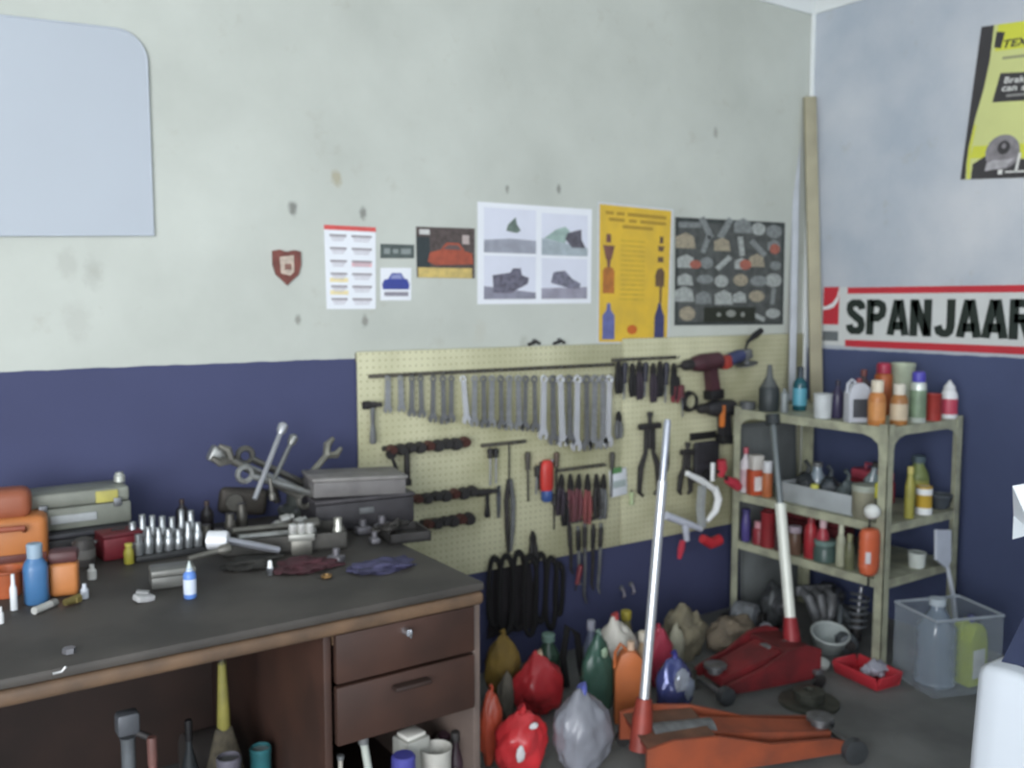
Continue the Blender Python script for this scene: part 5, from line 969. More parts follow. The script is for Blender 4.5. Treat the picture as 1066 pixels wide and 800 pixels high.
# third shelf
p, w_, h = shf(771, 781, 530, 566, Z3); bottle('violet_bottle', 'violet bottle at the far left of the lowest shelf', 'bottle', p, w_, h, M('4d4480', .4, 0, .2), M('3d3868', .5), neck=.7)
p, w_, h = shf(783, 797, 543, 570, Z3); bottle('small_pink_bottle', 'small red bottle with pink cap right of the violet bottle', 'bottle', p, w_, h, M('8a2f38', .4, 0, .25), M('c88f98', .5), neck=.6, capf=.3)
p, w_, h = shf(792, 806, 533, 574, Z3); tin('dark_red_can', 'dark red can partly behind the red jack handle', 'can', p, w_ * 1.1, h, M('8f2e33', .45, .1, .2), M('6a3034', .5))
for i, (x0, x1, yt, yb, hb, hc, nm, lab) in enumerate(((820, 834, 548, 580, '6f5648', 'b8a8b4', 'brown_jar', 'brown glass jar with a lilac lid on the lowest shelf'), (838, 852, 534, 582, '9f2c34', '7a2a30', 'red_bottle', 'bright red bottle in the middle of the lowest shelf'), (851, 864, 540, 585, 'a83c48', 'c7a8ae', 'pink_top_bottle', 'red bottle with pale pink top right of the bright red one'), (846, 870, 562, 592, '4a5f5a', '6f8a84', 'green_jar', 'dark green jar in front of the red bottles'), (871, 881, 546, 590, 'a9ab94', 'c3c5b0', 'cream_bottle', 'slim cream bottle right of the red bottles'), (880, 890, 556, 594, '6c6f54', '888a68', 'olive_bottle', 'olive bottle left of the hanging orange lantern'), (806, 819, 545, 574, '5a4444', '4a3a3a', 'maroon_jar', 'dark maroon jar left of the brown glass jar'))):
    p, w_, h = shf(x0, x1, yt, yb, Z3); bottle(nm, lab, 'jar' if 'jar' in nm else 'bottle', p, w_, h, M(hb, .35, 0, .25), M(hc, .45), neck=.75 if 'jar' in nm else .45, capf=.22)
p, w_, h = shf(944, 963, 575, 609, Z3); tin('white_pot', 'white plastic pot on the right side of the lowest shelf', 'pot', p, w_, h, M('c9cfc9', .5, 0, .12), M('b3bab3', .5), taper=.85)
p, w_, h = shf(800, 815, 532, 566, Z3); q = onX(803, 556, RX + .22); p.x, p.y = q.x, min(q.y, RYF - .05); bottle('tall_red_bottle', 'tall red bottle at the back of the lowest shelf on the left', 'bottle', p, w_ * 1.3, h * 1.25, M('7f2a30', .4, 0, .3), M('5f282c', .5))
p, w_, h = shf(830, 880, 532, 566, Z3); q = onX(852, 560, RX + .25); p.x, p.y = q.x, q.y; t = T('dark_red_case', 'long dark red case at the back of the lowest shelf', 'case', (p.x, p.y, Z3), (0, 0, R(90))); B().box((0, 0, .055), (.30, .12, .11), None, .01).o('body', M('5c2429', .5, 0, .3), t); B().box((0, 0, .125), (.30, .115, .03), None, .01).o('lid', M('6b2a30', .5, 0, .3), t); B().box((0, -.062, .11), (.04, .008, .02)).o('latch', GREY, t)
# orange hanging thing on the rack front
q = onX(910, 534, RX - .03); t = T('orange_lantern', 'orange ribbed lamp hanging by a black cord from the front of the middle shelf', 'lamp', q)
pp = lambda px, py: onX(px, py, RX - .045) - q
a_ = pp(908, 533); k = size(1, q)
B().blob(tuple(a_), (8.2 * k, 8.2 * k, 8 * k), 0, 0, 3).o('white_ball', M('d8dad6', .45, 0, .06), t); B().cyl(tuple(a_ + Vector((.0, 0, 0))), tuple(a_ + Vector((.055, 0, .0))), .004).o('hook_pin', IRON, t)
b0 = pp(905, 550); b1 = pp(904, 599)
B().tube([tuple(a_), tuple((a_ + b0) / 2 + Vector((0, .004, 0))), tuple(b0)], .004).o('cord', BLACK, t)
hh = b0.z - b1.z; r_ = 12.5 * k
prof = [(r_ * .5, 0), (r_ * .85, hh * .06), (r_, hh * .22)] + [(r_ * (1.0 if i % 2 else .955), hh * (.24 + .09 * i)) for i in range(7)] + [(r_ * .98, hh * .88), (r_ * .8, hh * .97), (r_ * .3, hh)]
B().lathe(prof, (b1.x, b1.y, b1.z), 24, 1, .75).o('orange_body', M('c4603e', .45, 0, .15, 12), t)
B().box((b1.x - r_ * .80, b1.y - r_ * .46, b1.z + hh * .42), (.006, r_ * .42, hh * .24), (0, 0, R(38)), .001).o('white_label', M('c9c3c6', .5), t)
B().tube([(b1.x, b1.y, b1.z + .004), (b1.x, b1.y, b1.z - 12 * k)], .004).o('lower_cord', BLACK, t)
# white paddle leaning on the rack's right side
A_ = onY(982, 553, RYN - .02); Bm = onY(985, 592, RYN - .03); Bt = onY(994, 640, RYN - .06)
t = T('white_paddle', 'white paddle shaped brush leaning on the right side of the rack above the clear bin', 'brush', Bt); pp = lambda px, py, dy=.03: onY(px, py, RYN - dy) - Bt
b = B(); o4 = [pp(974, 552, .02), pp(989, 552, .02), pp(989, 584, .03), pp(985, 592, .03), pp(974, 583, .03)]
b.hexa([p + Vector((0, .006, 0)) for p in o4], [p - Vector((0, .006, 0)) for p in o4]); b.o('blade', M('ccd2de', .45, 0, .08), t)
e_ = onZ(996, 684, .0) - Bt; e_ = pp(998, 668, .07); B().tube([pp(986, 588), pp(992, 620, .045), tuple(Vector((0, 0, 0))), tuple(e_)], [.008, .010, .009, .008]).o('handle', M('c3c9d3', .45, 0, .08), t)
fl = onZ(1000, 706, 0) - Bt
B().tube([tuple(e_), tuple(Vector((e_.x + .01, e_.y - .005, -Bt.z + .012)))], .0075).o('shaft', M('8f9aa6', .45), t)

# grey sheet leaning against the wall behind the rack
q = onY(792, 470, YW - .06); t = T('grey_sheet_panel', 'grey sheet of board leaning on the wall behind the left end of the rack', 'board', (q.x + .05, YW - .10, 0), (R(-3), 0, 0)); B().box((0, 0, .46), (.42, .012, .92), None, .003).o('sheet', M('6f7474', .6, .1, .3, 6), t); B().box((0, -.007, .46), (.38, .004, .88), None, .001).o('face', M('787d7d', .6, .1, .3, 6), t)

# ------------------------------------------------------------------ trolley jacks
def trolley_jack(name, label, rear, front, H, W0, W1, paint, plate, htop, hm_lo, hm_up, split, socket_m, grip=None, wheelr=.04):
    rear, front = Vector(rear), Vector(front); d = front - rear; L_ = d.length; a = math.atan2(d.y, d.x)
    t = T(name, label, 'trolley jack', rear, (0, 0, a)); wr = wheelr
    for s in (-1, 1):                                           # tapered side plates with a raised rear
        b = B(); pf = [(-.02, .035), (L_ * .18, .03), (L_ * .55, .025), (L_ * .93, wr * .7), (L_ * .97, wr * 1.3), (L_ * .86, wr * 2.0), (L_ * .55, H * .62), (L_ * .30, H * .95), (L_ * .10, H), (-.02, H * .86)]
        for y in (-.007, .007):
            pass
        va = []
        for k in (0, 1):
            va.append([b.bm.verts.new((x, s * ((W0 + (W1 - W0) * max(0, x) / L_) / 2) + (k - .5) * .012, z_)) for x, z_ in pf])
        n = len(pf); b.bm.faces.new(va[0]); b.bm.faces.new(va[1][::-1])
        for i in range(n): b.bm.faces.new((va[0][i], va[1][i], va[1][(i + 1) % n], va[0][(i + 1) % n]))
        b.o('side_plate', paint, t)
    b = B(); w0, w1 = W0 * .97, (W0 + (W1 - W0) * .42) * .97
    b.hexa([(-.01, -w0 / 2, H * .80), (L_ * .30, -w1 / 2, H * .78), (L_ * .30, w1 / 2, H * .78), (-.01, w0 / 2, H * .80)], [(-.01, -w0 / 2, H * .84), (L_ * .30, -w1 / 2, H * .90), (L_ * .30, w1 / 2, H * .90), (-.01, w0 / 2, H * .84)]); b.o('cover_plate', plate, t)
    b = B(); b.hexa([(L_ * .30, -W1 * .42, H * .40), (L_ * .88, -W1 * .30, wr * 1.1), (L_ * .88, W1 * .30, wr * 1.1), (L_ * .30, W1 * .42, H * .40)], [(L_ * .30, -W1 * .42, H * .84), (L_ * .88, -W1 * .30, wr * 2.1), (L_ * .88, W1 * .30, wr * 2.1), (L_ * .30, W1 * .42, H * .84)]); b.o('lifting_arm', paint, t)
    B().lathe([(.03, 0), (.03, .02), (.045, .022), (.045, .034), (.03, .036)], (L_ * .86, 0, wr * 2.1), 18).o('saddle', STEEL_DULL, t)
    for s in (-1, 1):
        B().lathe([(wr * .5, -.018), (wr, -.015), (wr, .015), (wr * .5, .018)], (L_ * .95, s * (W1 / 2 + .028), wr), 22, rot=(R(90), 0, 0)).o('front_wheel', M('4a4d50', .5, .4, .4), t)
        w = B().lathe([(.014, -.01), (.026, -.009), (.026, .009), (.014, .01)], (-.0, s * (W0 / 2 + .02), .026), 18, rot=(R(90), 0, 0)).o('rear_caster', IRON, t)
        B().box((0, s * (W0 / 2 + .012), .06), (.04, .03, .02), None, .004).o('caster_fork', STEEL_DULL, t)
    B().cyl((L_ * .95, -W1 / 2 - .045, wr), (L_ * .95, W1 / 2 + .045, wr), .011).o('axle', STEEL_DULL, t)
    B().cyl((L_ * .06, 0, H * .55), (L_ * .34, 0, H * .55), W0 * .22, n=18).o('hydraulic_cylinder', CAST, t)
    loc = t.matrix_basis.inverted() if False else (Matrix.Translation(rear) @ Matrix.Rotation(a, 4, 'Z')).inverted()
    hb = Vector((.01, 0, H * .75)); ht = loc @ Vector(htop); dv = ht - hb
    B().tube([tuple(hb - dv.normalized() * .05), tuple(hb + dv * .04), tuple(hb + dv * .11)], [.036, .034, .026], 14).cyl((.01, -W0 * .42, H * .72), (.01, W0 * .42, H * .72), .016).o('handle_socket', socket_m, t)
    hl = B().tube([tuple(hb + dv * .09), tuple(hb + dv * split)], hm_lo[1], 14).o('handle', hm_lo[0], t)
    B().tube([tuple(hb + dv * (split - .01)), tuple(hb + dv * .985), tuple(hb + dv)], [hm_up[1], hm_up[1], hm_up[1] * .8], 14).o('upper_handle', hm_up[0], hl)
    if grip: B().tube([tuple(hb + dv * .955), tuple(hb + dv * 1.0)], grip[1], 12).o('grip', grip[0], hl)
    return t
rear = onZ(664, 800, 0); front = onZ(882, 778, 0)
htp = onD(695, 437, depth(rear) + .10)
trolley_jack('trolley_jack', 'orange trolley jack with a tall chrome handle on the floor in front', rear, front, .150, .27, .15, M('9c4f34', .55, .1, .4, 9, name='orange_jack_paint'), M('7a5644', .6, .2, .45, 12), htp, (M('d3d6dc', .25, .6, .08, 8), .0165), (M('aeb2bc', .3, .6, .1, 8), .0125), .80, M('8f3b30', .5, .1, .3))
rear2 = onZ(826, 702, 0); front2 = onZ(730, 722, 0)
htp2 = onD(804, 432, depth(rear2) + .18)
trolley_jack('trolley_jack', 'dark red trolley jack with a white handle and black grip before the rack', rear2, front2, .17, .25, .19, REDM, M('6e2a2c', .5, .1, .4, 10), htp2, (M('d5d8cf', .4, .1, .1, 8), .0225), (M('6d7476', .4, .4, .2, 8), .014), .60, M('8c2a2f', .45, .1, .2), (M('2d3336', .6), .030), .034)

# ------------------------------------------------------------------ bags, bottles and rags on the floor by the desk
def bag(name, label, loc, w_, h, mat, seed, knot=True, prints=None, lean=0., d=.8, amt=.2, cat='bag', rot=0., neckc=None):
    t = T(name, label, cat, loc, (0, lean, rot)); r = w_ / 2
    def shp(q):
        z = q.z; k = 1.0 if z < .3 else max(.35, 1 - .75 * (z - .3) ** 1.3)
        return Vector((q.x * k, q.y * k, z))
    bd_ = B().blob((0, 0, h * .46), (r * 1.08, r * d, h * .50), amt, seed, 4, 1.5, -h * .46, shp).o('sack', mat, t, 70)
    if knot:
        b = B(); b.tube([(0, 0, h * .88), (.006, 0, h * .94), (.0, .004, h * .98)], [r * .16, r * .12, r * .18], 9)
        b.o('tied_neck', neckc or mat, t)
    if prints:
        for (u, v, su, sv, m) in prints:
            for ang in (R(-18),):
                p_ = Vector((u * r, -r * d * .93, v * h)); B().blob(tuple(p_), (su * r, r * .10, sv * h), .25, seed + 3, 3).o('print_patch', m, t, 60)
    return t
PRN = M('dfdcdc', .5, 0, .1)
PL = lambda h, ro=.32: M(h, ro, 0, .22, 7, .5)
p, w_, h = fitZ(514, 572, 735, 815, 0); bag('red_plastic_bag', 'bright red plastic shopping bag with white print nearest to the desk', p, w_, h, PL('d8363c'), 2, True, [(-.52, .45, .2, .13, PRN), (.05, .80, .2, .05, PRN)], d=.75)
p, w_, h = fitZ(534, 588, 678, 752, 0); bag('red_plastic_bag', 'darker red plastic bag standing behind the bright red bag', p, w_, h, PL('b52c33'), 4, True, None, neckc=M('c9b49a', .5))
p, w_, h = fitZ(574, 640, 712, 815, 0); bag('grey_plastic_bag', 'translucent grey plastic bag right of the red bags', p, w_, h, M('8b8d96', .3, 0, .22, 6, .5, .88), 7, True, None, neckc=M('5a62a8', .5))
p, w_, h = fitZ(500, 522, 712, 800, 0); bag('orange_plastic_bag', 'narrow orange red bag squeezed between the desk and the bright red bag', p, w_ * 1.1, h, PL('c2533a'), 9)
p, w_, h = fitZ(504, 542, 655, 738, 0); bag('mustard_sack', 'mustard brown sack by the wall just right of the desk corner', p, w_, h, M('80682f', .8, 0, .4, 12), 11, True)
p, w_, h = fitZ(517, 538, 698, 752, 0); bag('grey_cloth_bundle', 'small greyish olive bundle between the mustard sack and the bright red bag', p, w_, h, M('6a655a', .85, 0, .4, 14), 12, False, cat='bundle')
p, w_, h = fitZ(560, 584, 660, 730, 0); bottle('green_bottle', 'dark green bottle with cap standing behind the darker red bag', 'bottle', p + FH * .10, w_ * 1.05, hz((p + FH * .10), 660), M('3c5446', .3, 0, .3), M('6f8a80', .45), neck=.45, capf=.14)
p, w_, h = fitZ(606, 640, 655, 752, 0); bag('green_plastic_bag', 'dark green plastic bag behind the grey bag', p, w_ * 1.05, h, PL('3d5c50'), 14, True, [(-.1, .78, .25, .06, M('8fa58c', .5))], neckc=M('7c948c', .5))
p, w_, h = fitZ(640, 672, 668, 756, 0); jug('orange_jerry_can', 'orange jerry can standing behind the chrome jack handle', 'can', p, w_, h, M('b8683a', .4, 0, .18, 10), M('c4a890', .5), None, R(-34))
p, w_, h = fitZ(620, 670, 640, 742, 0); p = p + FH * .12; bag('white_plastic_bag', 'white crumpled plastic bag with red corner behind the orange can', p, w_ * 1.05, hz(p, 638), M('d6d2c8', .45, 0, .2, 9), 16, True, None, neckc=M('b54a4a', .5))
p, w_, h = fitZ(612, 628, 646, 745, 0); p = p + FH * .20; bottle('grey_blue_bottle', 'blue grey bottle left of the white bag', 'bottle', p, w_, hz(p, 646), M('5c6478', .35, 0, .25), M('8a8c98', .45), neck=.45)
p, w_, h = fitZ(684, 722, 678, 752, 0); bag('blue_foil_bag', 'shiny blue and silver foil bag right of the chrome handle', p, w_ * 1.1, h, M('47508a', .18, .25, .5, 5, .8), 18, True, [(-.15, .62, .5, .2, M('dbe4f4', .15, .6, .35, 25, .8)), (.35, .48, .35, .18, M('a9b4c8', .15, .6, .35, 25, .8))], neckc=M('3a3a88', .4))
p, w_, h = fitZ(676, 708, 648, 735, 0); p = p + FH * .14; bag('red_pink_bag', 'pinkish red plastic bag standing behind the blue foil bag', p, w_ * 1.1, hz(p, 650), PL('b23a50'), 20, True)
p, w_, h = fitZ(663, 680, 655, 735, 0); p = p + FH * .04; t = bottle('white_orange_bottle', 'beige bottle between the orange can and the pinkish red bag', 'bottle', p, w_, hz(p, 658), M('c9ab88', .4, 0, .2), M('d8d0c0', .5), neck=.5)
p, w_, h = fitZ(706, 724, 662, 722, 0); bag('cream_cloth_bundle', 'pale cream bundle at the right of the pinkish red bag', p + FH * .22, w_ * 1.1, h * .9, M('aaa793', .8, 0, .3, 14), 22, False, cat='bundle')
p, w_, h = fitZ(656, 668, 634, 735, 0); p = p + FH * .30; bottle('yellow_top_bottle', 'bottle with a mustard yellow top behind the white bag', 'bottle', p, w_ * 1.3, hz(p, 636), M('86805a', .4), M('a89a3c', .5), neck=.6)
for i, (x0, x1, yt, yb, hx, sd, lab) in enumerate(((690, 738, 632, 690, '7d7662', 24, 'beige brown rag heap by the wall behind the red pink bag'), (738, 792, 640, 682, '74695a', 26, 'brownish cloth heap lying between the wall and the red jack'), (704, 728, 690, 720, '4e4f46', 28, 'dark grey green rag at the front tip of the red jack'))):
    p, w_, h = fitZ(x0, x1, yt, yb, 0); t = T('rag_heap', lab, 'rag heap', p, group='rag heaps by the wall'); B().blob((0, 0, h * .4), (w_ * .55, w_ * .4, h * .6), .32, sd, 4, 1.5, -h * .4).o('cloth', M(hx, .9, 0, .5, 16), t, 60)
p, w_, h = fitZ(590, 606, 640, 730, 0); p = p + FH * .10; t = T('dark_hose', 'coiled dark hose hanging down behind the bags in the middle', 'hose', p); hh = hz(p, 650)
B().tube([(-.03, 0, .012), (-.04, .01, hh * .5), (-.01, .02, hh * .95), (.03, .01, hh * .8), (.04, 0, hh * .3), (.05, -.01, .012)], .014, 8).o('hose', RUBBER, t); B().lathe([(.018, 0), (.018, .03)], (.05, -.01, .0), 12).o('end_fitting', GREY, t)

# ------------------------------------------------------------------ castings and parts on the floor under and before the rack
def casting(kind, label, x0, x1, yt, yb, hx, rot=0., dz=0., push=0.):
    p, w_, h = fitZ(x0, x1, yt, yb, 0); p = p + FH * push; h = hz(p, yt); m = M(hx, .55, .45, .45, 22)
    if kind == 'alternator':
        t = T(kind, label, kind, p, (0, 0, R(rot))); r = min(w_ * .5, h * .48)
        B().lathe([(r * .6, -r * .9), (r * .95, -r * .7), (r, -r * .1), (r * .96, 0), (r, r * .1), (r * .95, r * .7), (r * .6, r * .9)], (0, 0, r), 20, rot=(R(90), 0, 0)).o('housing', m, t)
        B().lathe([(r * .5, 0), (r * .5, r * .1), (r * .38, r * .2), (r * .5, r * .3), (r * .5, r * .4)], (0, -r * .9, r), 18, rot=(R(90), 0, 0)).o('pulley', IRON, t)
        for k in range(3): a_ = k * 2.1 + .6; B().box((r * 1.0 * math.cos(a_), r * .5, r + r * 1.0 * math.sin(a_)), (r * .3, r * .25, r * .3), (0, -a_, 0), .004).o('lug', m, t)
    elif kind == 'manifold':
        t = T(kind, label, kind, p, (0, 0, R(rot))); n = 3; B().box((0, .02, h * .8), (w_, .03, h * .22), None, .008).o('flange', m, t)
        for k in range(n):
            x = (k - 1) * w_ * .33; B().tube([(x, .01, h * .8), (x, -.05, h * .75), (x * .6, -.08, h * .42), (x * .25, -.06, .03)], [h * .10, h * .11, h * .11, h * .11], 10).o('pipe', m, t)
    elif kind == 'brake_disc':
        t = T(kind, label, 'brake disc', p, (0, 0, R(rot))); r = w_ * .5
        B().lathe([(r * .5, 0), (r, 0), (r, .012), (r * .5, .012), (r * .5, 0)], n=30).o('disc', m, t); B().lathe([(r * .5, 0), (r * .52, .05), (r * .2, .055), (r * .18, .02)], n=24).o('hat', m, t)
    elif kind == 'bracket':
        t = T(kind, label, kind, p, (0, 0, R(rot))); B().tube([(-w_ * .5, 0, .02), (-w_ * .3, 0, h * .7), (0, .02, h * .92), (w_ * .3, 0, h * .6), (w_ * .5, -.02, .02)], [.02, .016, .018, .016, .02], 8).o('arm', m, t); B().ring((0, .02, h * .9), .022, .008, n=14, m=6).o('bush', STEEL_DULL, t)
    elif kind == 'gearbox_part':
        t = T('gear_housing', label, 'housing', p, (0, 0, R(rot))); B().blob((0, 0, h * .45), (w_ * .5, w_ * .42, h * .5), .3, int(x0), 3, 1.6, -h * .45).o('housing', m, t, 50); B().lathe([(w_ * .28, 0), (w_ * .28, .02), (w_ * .12, .022), (w_ * .12, .04)], (-.02, -w_ * .32, h * .55), 18, rot=(R(75), 0, 0)).o('bearing_ring', STEEL_DULL, t)
    elif kind == 'shock':
        t = T('shock_absorber', label, 'shock absorber', p, (0, R(8), R(rot))); B().cyl((0, 0, .02), (0, 0, h * .55), w_ * .32).o('damper', IRON, t); pts = [(w_ * .5 * math.cos(k * .6), w_ * .5 * math.sin(k * .6), h * .25 + k * h * .65 / 60) for k in range(60)]; B().tube(pts, w_ * .09, 6).o('spring', m, t); B().cyl((0, 0, h * .5), (0, 0, h), w_ * .12).o('rod', STEEL, t); B().ring((0, 0, .02), w_ * .3, w_ * .12, n=14, m=6).o('eye', IRON, t)
    return t
casting('alternator', 'dull alloy alternator lying at the left foot of the rack', 764, 796, 624, 664, '8a8e94', 25, push=.03)
casting('gearbox_part', 'dark grey casting right of the alternator under the rack', 800, 832, 606, 668, '5a5d5f', 0, push=.12)
casting('manifold', 'grey exhaust manifold under the rack behind the white cover', 836, 876, 606, 664, '7b7d80', -25, push=.05)
casting('shock', 'spring shock absorber standing near the right rack post', 892, 910, 612, 682, '70757a', 0, push=.10)
casting('bracket', 'curved grey suspension bracket arched over the castings', 894, 914, 630, 680, '7d8488', 20, push=.30)
casting('alternator', 'grey alternator with pulley beside the near rack post', 886, 912, 658, 698, '62686d', -35, push=.16)
casting('gearbox_part', 'pale grey housing behind the shock absorber on the floor', 870, 905, 604, 660, '64686c', 15, push=.28)
casting('bracket', 'dark bracket lying by the white handle foot', 806, 828, 640, 672, '565a5e', -30, push=.25)
casting('brake_disc', 'grey brake disc flat on the floor before the red pan', 818, 880, 716, 742, '55574f', 0)
casting('gearbox_part', 'dark casting lying behind the dark red jack', 768, 790, 640, 668, '4c4a4a', 30, push=.30)
p, w_, h = fitZ(790, 808, 648, 672, 0); t = T('grey_ball_float', 'pale grey round cap among the castings left of the white handle', 'cap', p); B().blob((0, 0, h * .5), (w_ * .5, w_ * .5, h * .5), 0, 0, 3).o('cap_body', M('9a9ca6', .45, .1, .15), t); B().ring((0, 0, h * .45), w_ * .5, .004, (R(90), 0, 0)).o('seam', GREY, t)
p, w_, h = fitZ(848, 884, 651, 682, 0); t = T('white_cover', 'pale white grey bowl shaped cover on the floor right of the red jack', 'cover', p, (R(14), R(-10), 0)); B().lathe([(w_ * .30, 0), (w_ * .42, h * .15), (w_ * .52, h * .75), (w_ * .54, h * .8), (w_ * .50, h * .8), (w_ * .36, h * .3), (.001, h * .22)], n=26).o('bowl', M('a5adac', .45, 0, .2), t); B().ring((0, 0, h * .8), w_ * .53, .005, (R(90), 0, 0)).o('rim', M('b9c0be', .45, 0, .1), t)
p, w_, h = fitZ(846, 866, 680, 698, 0); t = T('oval_dish', 'small white oval lid with green underside in front of the pale cover', 'lid', p, (R(18), 0, R(10))); B().lathe([(w_ * .48, .008), (w_ * .52, .014), (w_ * .48, .03), (w_ * .2, .038)], n=22, sy=.8).o('lid_top', M('cdd3cf', .45, 0, .1), t); B().lathe([(w_ * .46, -.0), (w_ * .50, .010)], n=22, sy=.8).o('green_underside', M('3d5248', .5), t)
p = onZ(906, 712, 0); a_ = math.atan2((onZ(929, 716, 0) - onZ(884, 696, 0)).y, (onZ(929, 716, 0) - onZ(884, 696, 0)).x); L_ = (onZ(929, 716, 0) - onZ(884, 696, 0)).length
t = T('red_pan', 'red shallow tray with a crumpled white rag at the foot of the near rack post', 'tray', p + FH * .04, (0, 0, a_)); RP = M('b3303a', .45, 0, .18)
B().box((0, 0, .006), (L_ * .95, .12, .012), None, .004).o('base', RP, t)
for (cx, cy, sx, sy, rx, ry) in ((0, -.068, L_ * 1.0, .010, R(20), 0), (0, .068, L_ * 1.0, .010, R(-20), 0), (-L_ * .49, 0, .010, .12, 0, R(-20)), (L_ * .49, 0, .010, .12, 0, R(20))): B().box((cx, cy, .03), (sx, sy, .055), (rx, ry, 0), .004).o('side_wall', RP, t)
pw = p + FH * .04
t = T('white_rag', 'crumpled white grey rag lying in the red tray', 'rag', (pw.x + .03, pw.y - .02, .0125)); B().blob((0, 0, .030), (.065, .04, .032), .5, 33, 3, 2.2, -.029).o('cloth', M('a9a9b6', .85, 0, .25, 20), t, 60)
p = onZ(760, 706, 0)
# clear bin with water bottle and yellow green jug
c_ = [onZ(938, 722, 0), onZ(1020, 716, 0)]; ctr = (c_[0] + c_[1]) / 2 + FH * .10 + Vector((.03, -.05, 0)); ctr.z = 0
ctr.x = min(ctr.x, XW - .26)
t = T('clear_bin', 'clear plastic bin holding a big bottle and a green jug right of the rack', 'bin', ctr, (0, 0, R(-20))); bw, bdp, bh = .30, .24, .30
CLB = M('b9c4ce', .12, 0, .15, 12, spec=.4, alpha=.14, name='thin_clear_plastic')
B().box((0, 0, .003), (bw, bdp, .006)).o('base', CLB, t)
for (cx, cy, sx, sy) in ((0, -bdp / 2, bw, .003), (0, bdp / 2, bw, .003), (-bw / 2, 0, .003, bdp), (bw / 2, 0, .003, bdp)): B().box((cx, cy, bh / 2), (sx, sy, bh)).o('side_wall', CLB, t)
B().tube([(-bw / 2, -bdp / 2, bh), (bw / 2, -bdp / 2, bh), (bw / 2, bdp / 2, bh), (-bw / 2, bdp / 2, bh)], .006, 6, True).o('rim', M('b4bdc6', .25, 0, .1, 10, .6, .75), t)
rotm = Matrix.Rotation(R(-20), 3, 'Z')
def inbin(x, y): return ctr + rotm @ Vector((x, y, 0)) + Vector((0, 0, .0065))
q = inbin(-.055, -.005); hh = .34; t = T('water_bottle', 'big clear blue grey water bottle standing in the clear bin', 'bottle', q)
B().lathe([(.07, 0), (.078, .012)] + [(.078 if i % 2 else .073, .03 + i * .021) for i in range(9)] + [(.075, .23), (.035, .29), (.028, .30), (.028, .325)], n=26).o('body', M('8f9fb0', .12, 0, .12, 9, .7, .55), t); B().lathe([(.031, .315), (.031, hh)], n=18).o('cap', M('b9c4cc', .4), t)
q = inbin(.078, -.03); jug('yellow_green_jug', 'yellow green jug with white label standing in the clear bin', 'jug', q, .10, .27, M('a9b842', .4, 0, .15, 10), M('55588a', .5), M('d3d8d6', .5), R(-8), dp=.9)

# ------------------------------------------------------------------ white car at the right edge
ci = onD(1003, 770, 1.70); cx = ci.x
yn = onX(1007, 760, cx + .012).y; zb = hz((cx + .02, yn), 687)
t = T('white_car', 'white car body reaching into the picture at the lower right edge', 'car', (cx, yn, 0)); CW = M('b9bfc6', .35, 0, .05, 3., .5, name='white_car_paint')
secs = [(.0, .03, 0, .30, zb - .03), (-.008, .012, 0, .22, zb - .012), (-.025, .002, 0, .18, zb - .003), (-.06, .0, 0, .16, zb), (-.3, -.01, 0, .15, zb), (-.9, -.02, 0, .15, zb + .01), (-1.8, -.02, 0, .16, zb + .02), (-2.8, -.01, 0, .18, zb + .02), (-3.3, .01, 0, .22, zb - .02), (-3.40, .06, 0, .28, zb - .10)]
b = B(); rings = []; Wc = 1.55
for (y, inset, shoulder, z0, z1) in secs:
    dz_ = z1 - z0
    half = [(.30, z0), (.05 + inset, z0 + .02), (inset + .012, z0 + dz_ * .12), (inset, z0 + dz_ * .3), (inset - .004, z0 + dz_ * .55), (inset + .004, z0 + dz_ * .75), (inset + .012, z0 + dz_ * .90), (inset + .016, z1 - .014), (inset + .022, z1 - .004), (inset + .034, z1)]
    pts = half + [(Wc - x, z_) for x, z_ in half[::-1]]
    rings.append([b.bm.verts.new((x, y, z_)) for x, z_ in pts])
n = len(rings[0])
for a_, c2 in zip(rings, rings[1:]):
    for i in range(n): b.bm.faces.new((a_[i], a_[(i + 1) % n], c2[(i + 1) % n], c2[i]))
b.bm.faces.new(rings[0]); b.bm.faces.new(rings[-1][::-1])
b.o('body', CW, t, 50)
gl_ = [(-.03, zb - .01), (-.10, zb + .26), (-.55, zb + .50), (-2.0, zb + .52), (-2.5, zb + .46), (-2.9, zb - .01)]
b = B(); lo = []; 
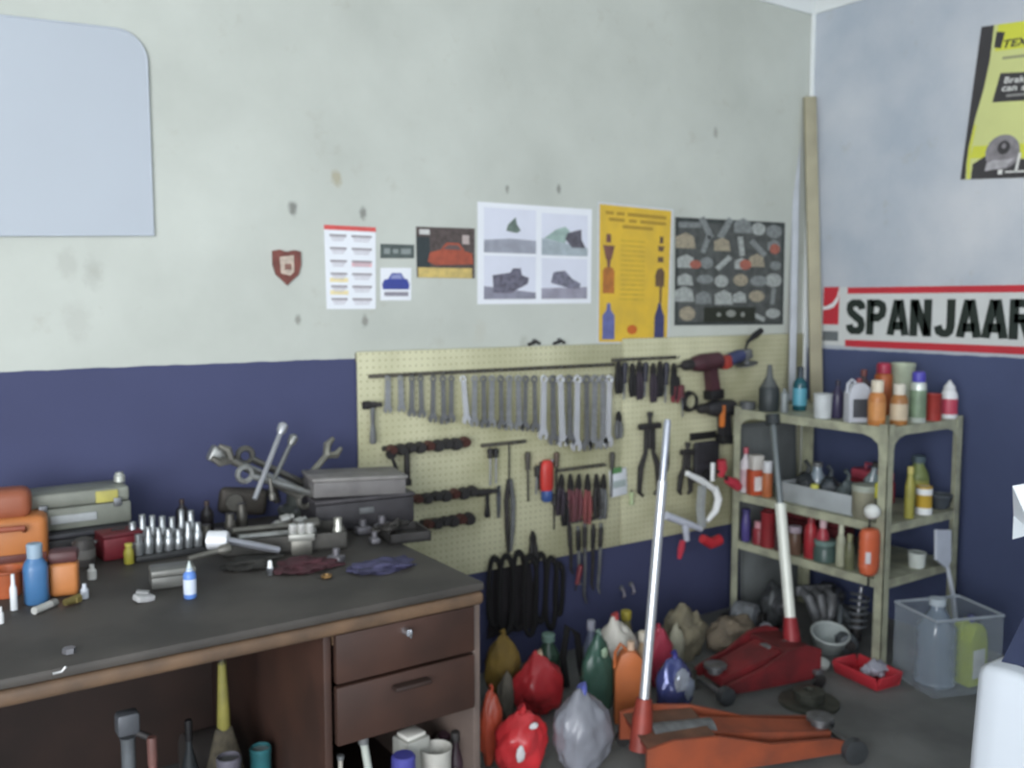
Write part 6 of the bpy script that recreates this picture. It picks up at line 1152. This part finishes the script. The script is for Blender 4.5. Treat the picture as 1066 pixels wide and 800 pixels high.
va = [[b.bm.verts.new((.06 + .16 * (z_ - zb) / .5, y, z_)) for y, z_ in gl_], [b.bm.verts.new((Wc - .06 - .16 * (z_ - zb) / .5, y, z_)) for y, z_ in gl_]]
b.bm.faces.new(va[0]); b.bm.faces.new(va[1][::-1])
for i in range(len(gl_)): b.bm.faces.new((va[0][i], va[1][i], va[1][(i + 1) % len(gl_)], va[0][(i + 1) % len(gl_)]))
b.o('dark_windows', M('2b3148', .12, 0, .1, 4., .6, name='car_glass'), t)
b = B(); b.box((Wc / 2, -1.3, zb + .525), (Wc - .50, 1.5, .03), None, .012); b.o('roof', CW, t)
mo = Vector((cx, yn, 0)); mx_ = cx + .01; mp_ = lambda px, py: onX(px, py, mx_) - mo
prof_ = [mp_(1055, 537), mp_(1068, 503), mp_(1088, 500), mp_(1090, 552), mp_(1068, 558)]
b = B(); b.hexa([p - Vector((.045, 0, 0)) * (0 if i == 0 else 1) for i, p in enumerate(prof_)], [p + Vector((.045, 0, 0)) for p in prof_]); b.o('door_mirror', M('cfd5db', .35, 0, .06, 4.), t)
mq = mp_(1080, 552); b = B(); b.tube([(mq.x + .02, mq.y, mq.z + .02), (.09, mq.y - .02, zb + .16), (.11, mq.y - .04, zb + .10)], .016, 8); b.o('mirror_arm', CW, t)
for (y) in (-.62, -2.85):
    for x in (.13, Wc - .13): w2 = B().lathe([(.16, -.09), (.29, -.08), (.29, .08), (.16, .09)], (x, y, .29), 28, rot=(0, R(90), 0)).o('wheel', RUBBER, t); B().lathe([(.155, -.08), (.17, .0), (.155, .08)], (x, y, .29), 20, rot=(0, R(90), 0)).o('hub', CAST, w2)
# two small pale hooks on the back wall below the pegboard
for i, (px, py) in enumerate(((648, 617), (658, 613))):
    q = onY(px, py, YW - .012); t = T('wall_hook', 'small pale hook on the blue wall below the board, %s one' % ('left', 'right')[i], 'hook', q, group='pale hooks on the blue wall'); B().tube([(0, .010, .02), (0, -.006, .012), (0, -.016, -.012), (0, -.004, -.022)], .006, 7).o('hook_body', M('9c97a0', .4, .4), t); B().lathe([(.012, 0), (.012, .006)], (0, .010, .018), 12, rot=(R(90), 0, 0)).o('base', GREY, t)
